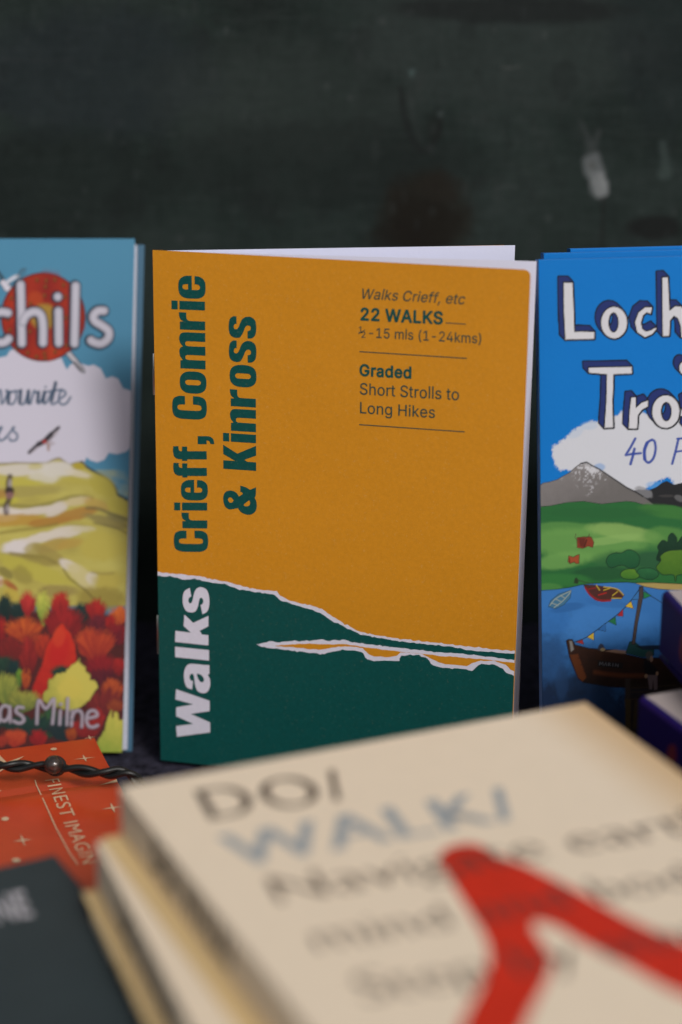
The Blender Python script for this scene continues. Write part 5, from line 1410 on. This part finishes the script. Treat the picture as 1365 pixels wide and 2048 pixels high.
# ================================================================= INDIGO BOOKS (right edge)
M_indigo = material('indigo_spine', (0.012, 0.004, 0.105), rough=0.5, spec=0.15, vary=0.08, vscale=100)
M_palecover = material('pale_cover', (0.43, 0.37, 0.355), rough=0.6, spec=0.2, bump=0.05)
M_redmark = material('dull_red_mark', (0.16, 0.012, 0.03), rough=0.5)
M_indigopage = material('indigo_book_pages', (0.55, 0.52, 0.48), rough=0.9, vary=0.15, vscale=900)
I_T = 0.0178
def indigo(label, q_, ztop, yaw, tx):
    a_ = radians(yaw)
    d1, d2 = np.array([cos(a_), sin(a_), 0]), np.array([sin(a_), -cos(a_), 0])
    o_ = np.array([q_[0], q_[1], ztop])
    pl = Plane(o_, d1, -d2)
    root = thing('thick_paperback', label, 'book', (o_[0] + 0.05, o_[1] - 0.05, ztop - I_T), 'indigo paperbacks stacked at the right edge')
    W_, L_ = 0.110, 0.070
    L_ = 0.150
    m = MB()
    # cover wraps over rounded edges at the spine
    r_ = 0.0016
    prof = [(-0.0, -I_T + r_)] + [(r_ - r_ * cos(t), -r_ + r_ * sin(t)) for t in np.linspace(0, pi / 2, 7)]
    pr2 = [(0.0, -I_T + r_)] + prof[1:]
    n_ = len(pr2)
    vs = [pl.pt(x, 0.0, h_) for x, h_ in pr2] + [pl.pt(x, -L_, h_) for x, h_ in pr2]
    m.add(vs, [(i + n_, i + n_ + 1, i + 1, i) for i in range(n_ - 1)], 0)
    vs2 = [pl.pt(x + 0.0005, 0.0, h_ - 0.0005) for x, h_ in pr2] + [pl.pt(x + 0.0005, -L_, h_ - 0.0005) for x, h_ in pr2]
    m.add(vs2, [(i, i + 1, i + n_ + 1, i + n_) for i in range(n_ - 1)], 0)
    ps_ = Plane(o_ - np.array([0, 0, I_T]), d2, (0, 0, 1))
    pg_ = Plane(o_, d2, (0, 0, 1))
    rs_ = np.random.RandomState(int(tx))
    for bx, by, bw, bh in ((0.016, -0.0085, 0.0022, 0.0050), (0.0205, -0.0115, 0.0050, 0.0020), (0.026, -0.0080, 0.0018, 0.0056), (0.031, -0.0100, 0.0040, 0.0018)):
        lp_ = [(bx + bw * cos(k * pi / 5) * rs_.uniform(.5, 1), by + bh * sin(k * pi / 5) * rs_.uniform(.5, 1)) for k in range(10)]
        m.poly(pg_, [lp_], 0.00004, 1)
    m.build('spine', [M_indigo, M_redmark], root)
    m = MB(); m.slab(pl, r_, W_, -L_, 0, -0.0005, 0.0); m.build('front_cover', M_palecover, root)
    m = MB(); m.slab(pl, 0.0, W_, -L_, 0, -I_T, -I_T + 0.0006); m.build('back_cover', M_indigo, root)
    m = MB(); m.slab(pl, 0.0022, W_ - 0.001, -L_ + 0.0006, -0.0006, -I_T + 0.0007, -0.0006); m.build('page_block', M_indigopage, root)
I_Z = 0.055
ql = on_z(1279, 1394, I_Z); qu = on_z(1325, 1182, I_Z + I_T + 0.0002)
indigo('thick indigo-spined paperback on top of the right-hand stack, pale cover', qu, I_Z + I_T + 0.0002, 10.7, '3')
indigo('second indigo-spined paperback down, jutting out left beside the loch guidebook', ql, I_Z, 22.8, '4')
for k in (1, 2):
    indigo('indigo-spined paperback hidden low in the right-hand stack', ql + np.array([0.008 * k, 0.004, 0]), I_Z - k * (I_T + 0.0002), 20.0, '5')

# ================================================================= FAIRY LIGHT WIRE
M_wire = material('black_wire_sheath', (0.006, 0.007, 0.007), rough=0.42, spec=0.45)
M_lens = bpy.data.materials.new('clear_bulb_lens')
M_lens.use_nodes = True
bs = M_lens.node_tree.nodes['Principled BSDF']
bs.inputs['Base Color'].default_value = (0.36, 0.29, 0.25, 1)
bs.inputs['Roughness'].default_value = 0.05
bs.inputs['Transmission Weight'].default_value = 0.93
bs.inputs['IOR'].default_value = 1.45
W_Z = S_Z + 0.0075
wp = [(-420, 1500), (-260, 1540), (-120, 1522), (-40, 1527), (20, 1533), (60, 1531), (112, 1535), (150, 1539), (180, 1544), (215, 1547), (262, 1549), (320, 1552), (380, 1560)]
ctrl = [on_z(u, v, W_Z) for u, v in wp]
ctrl[-2][2] = 0.010; ctrl[-1][2] = 0.0035; ctrl[1][2] -= 0.001; ctrl[0][2] = 0.0135
path = []
for i in range(len(ctrl) - 1):
    p0, p1, p2, p3 = (ctrl[min(max(i + j - 1, 0), len(ctrl) - 1)] for j in range(4))
    for t in np.arange(12) / 12:
        path.append(0.5 * (2 * p1 + (p2 - p0) * t + (2 * p0 - 5 * p1 + 4 * p2 - p3) * t * t + (3 * p1 - p0 - 3 * p2 + p3) * t**3))
path.append(ctrl[-1])
path = np.array(path)
seg_l = np.concatenate([[0], np.cumsum(np.linalg.norm(np.diff(path, axis=0), axis=1))])
wire = thing('fairy_light_wire', 'twisted black fairy light wire with one clear bulb crossing the orange-red sleeve', 'fairy lights', path[60])
ss = np.arange(0, seg_l[-1], 0.0005)
pp = np.stack([np.interp(ss, seg_l, path[:, k]) for k in range(3)], 1)
for ph in (0.0, pi):
    pts = []
    for i in range(len(ss)):
        t = pp[min(i + 1, len(ss) - 1)] - pp[max(i - 1, 0)]
        t /= np.linalg.norm(t)
        a_ = np.cross(t, [0, 0, 1.0]); a_ /= np.linalg.norm(a_)
        b_ = np.cross(a_, t)
        an = ph + ss[i] * 2 * pi / 0.0160 + 0.5 * sin(ss[i] * 120)
        pts.append(pp[i] + 0.00082 * (a_ * cos(an) + b_ * sin(an)))
    mw = MB(); mw.tube(pts, 0.00085, 10)
    mw.build('wire_strand', M_wire, wire, smooth=True)
# bulb
bc = on_z(112, 1532, W_Z)
axis = np.array([-0.02, -0.86, 0.50]); axis /= np.linalg.norm(axis)
bc = bc + axis * 0.0042
def lathe(mbx, c_, ax, prof, seg=28):
    a_ = np.cross(ax, [1.0, 0, 0.2]); a_ /= np.linalg.norm(a_)
    b_ = np.cross(ax, a_)
    rings = [[c_ + ax * z + r_ * (a_ * cos(2 * pi * k / seg) + b_ * sin(2 * pi * k / seg)) for k in range(seg)] for r_, z in prof]
    n_ = len(rings)
    fs = [(i * seg + k, i * seg + (k + 1) % seg, (i + 1) * seg + (k + 1) % seg, (i + 1) * seg + k) for i in range(n_ - 1) for k in range(seg)]
    fs += [tuple(range(seg - 1, -1, -1)), tuple((n_ - 1) * seg + k for k in range(seg))]
    mbx.add([q_ for r_ in rings for q_ in r_], fs)
R_ = 0.00245
ml = MB()
lathe(ml, bc, axis, [(R_ * 0.9, -0.0036), (R_, -0.0030), (R_, -0.0002)] + [(R_ * cos(t), R_ * sin(t)) for t in np.linspace(0.05, 1.5, 9)])
ml.build('bulb_lens', M_lens, wire, smooth=True)
ml = MB()
lathe(ml, bc, axis, [(0.0017, -0.0062), (0.0024, -0.0056), (0.00275, -0.0050), (0.00275, -0.0034), (0.0026, -0.0031)])
ml.build('bulb_socket', M_wire, wire, smooth=True)
ml = MB()
lathe(ml, bc, axis, [(0.0003, -0.0030), (0.0004, -0.0012), (0.0008, -0.0009), (0.0009, -0.0005)], 12)
ml.build('filament_post', M_metal, wire, smooth=True)
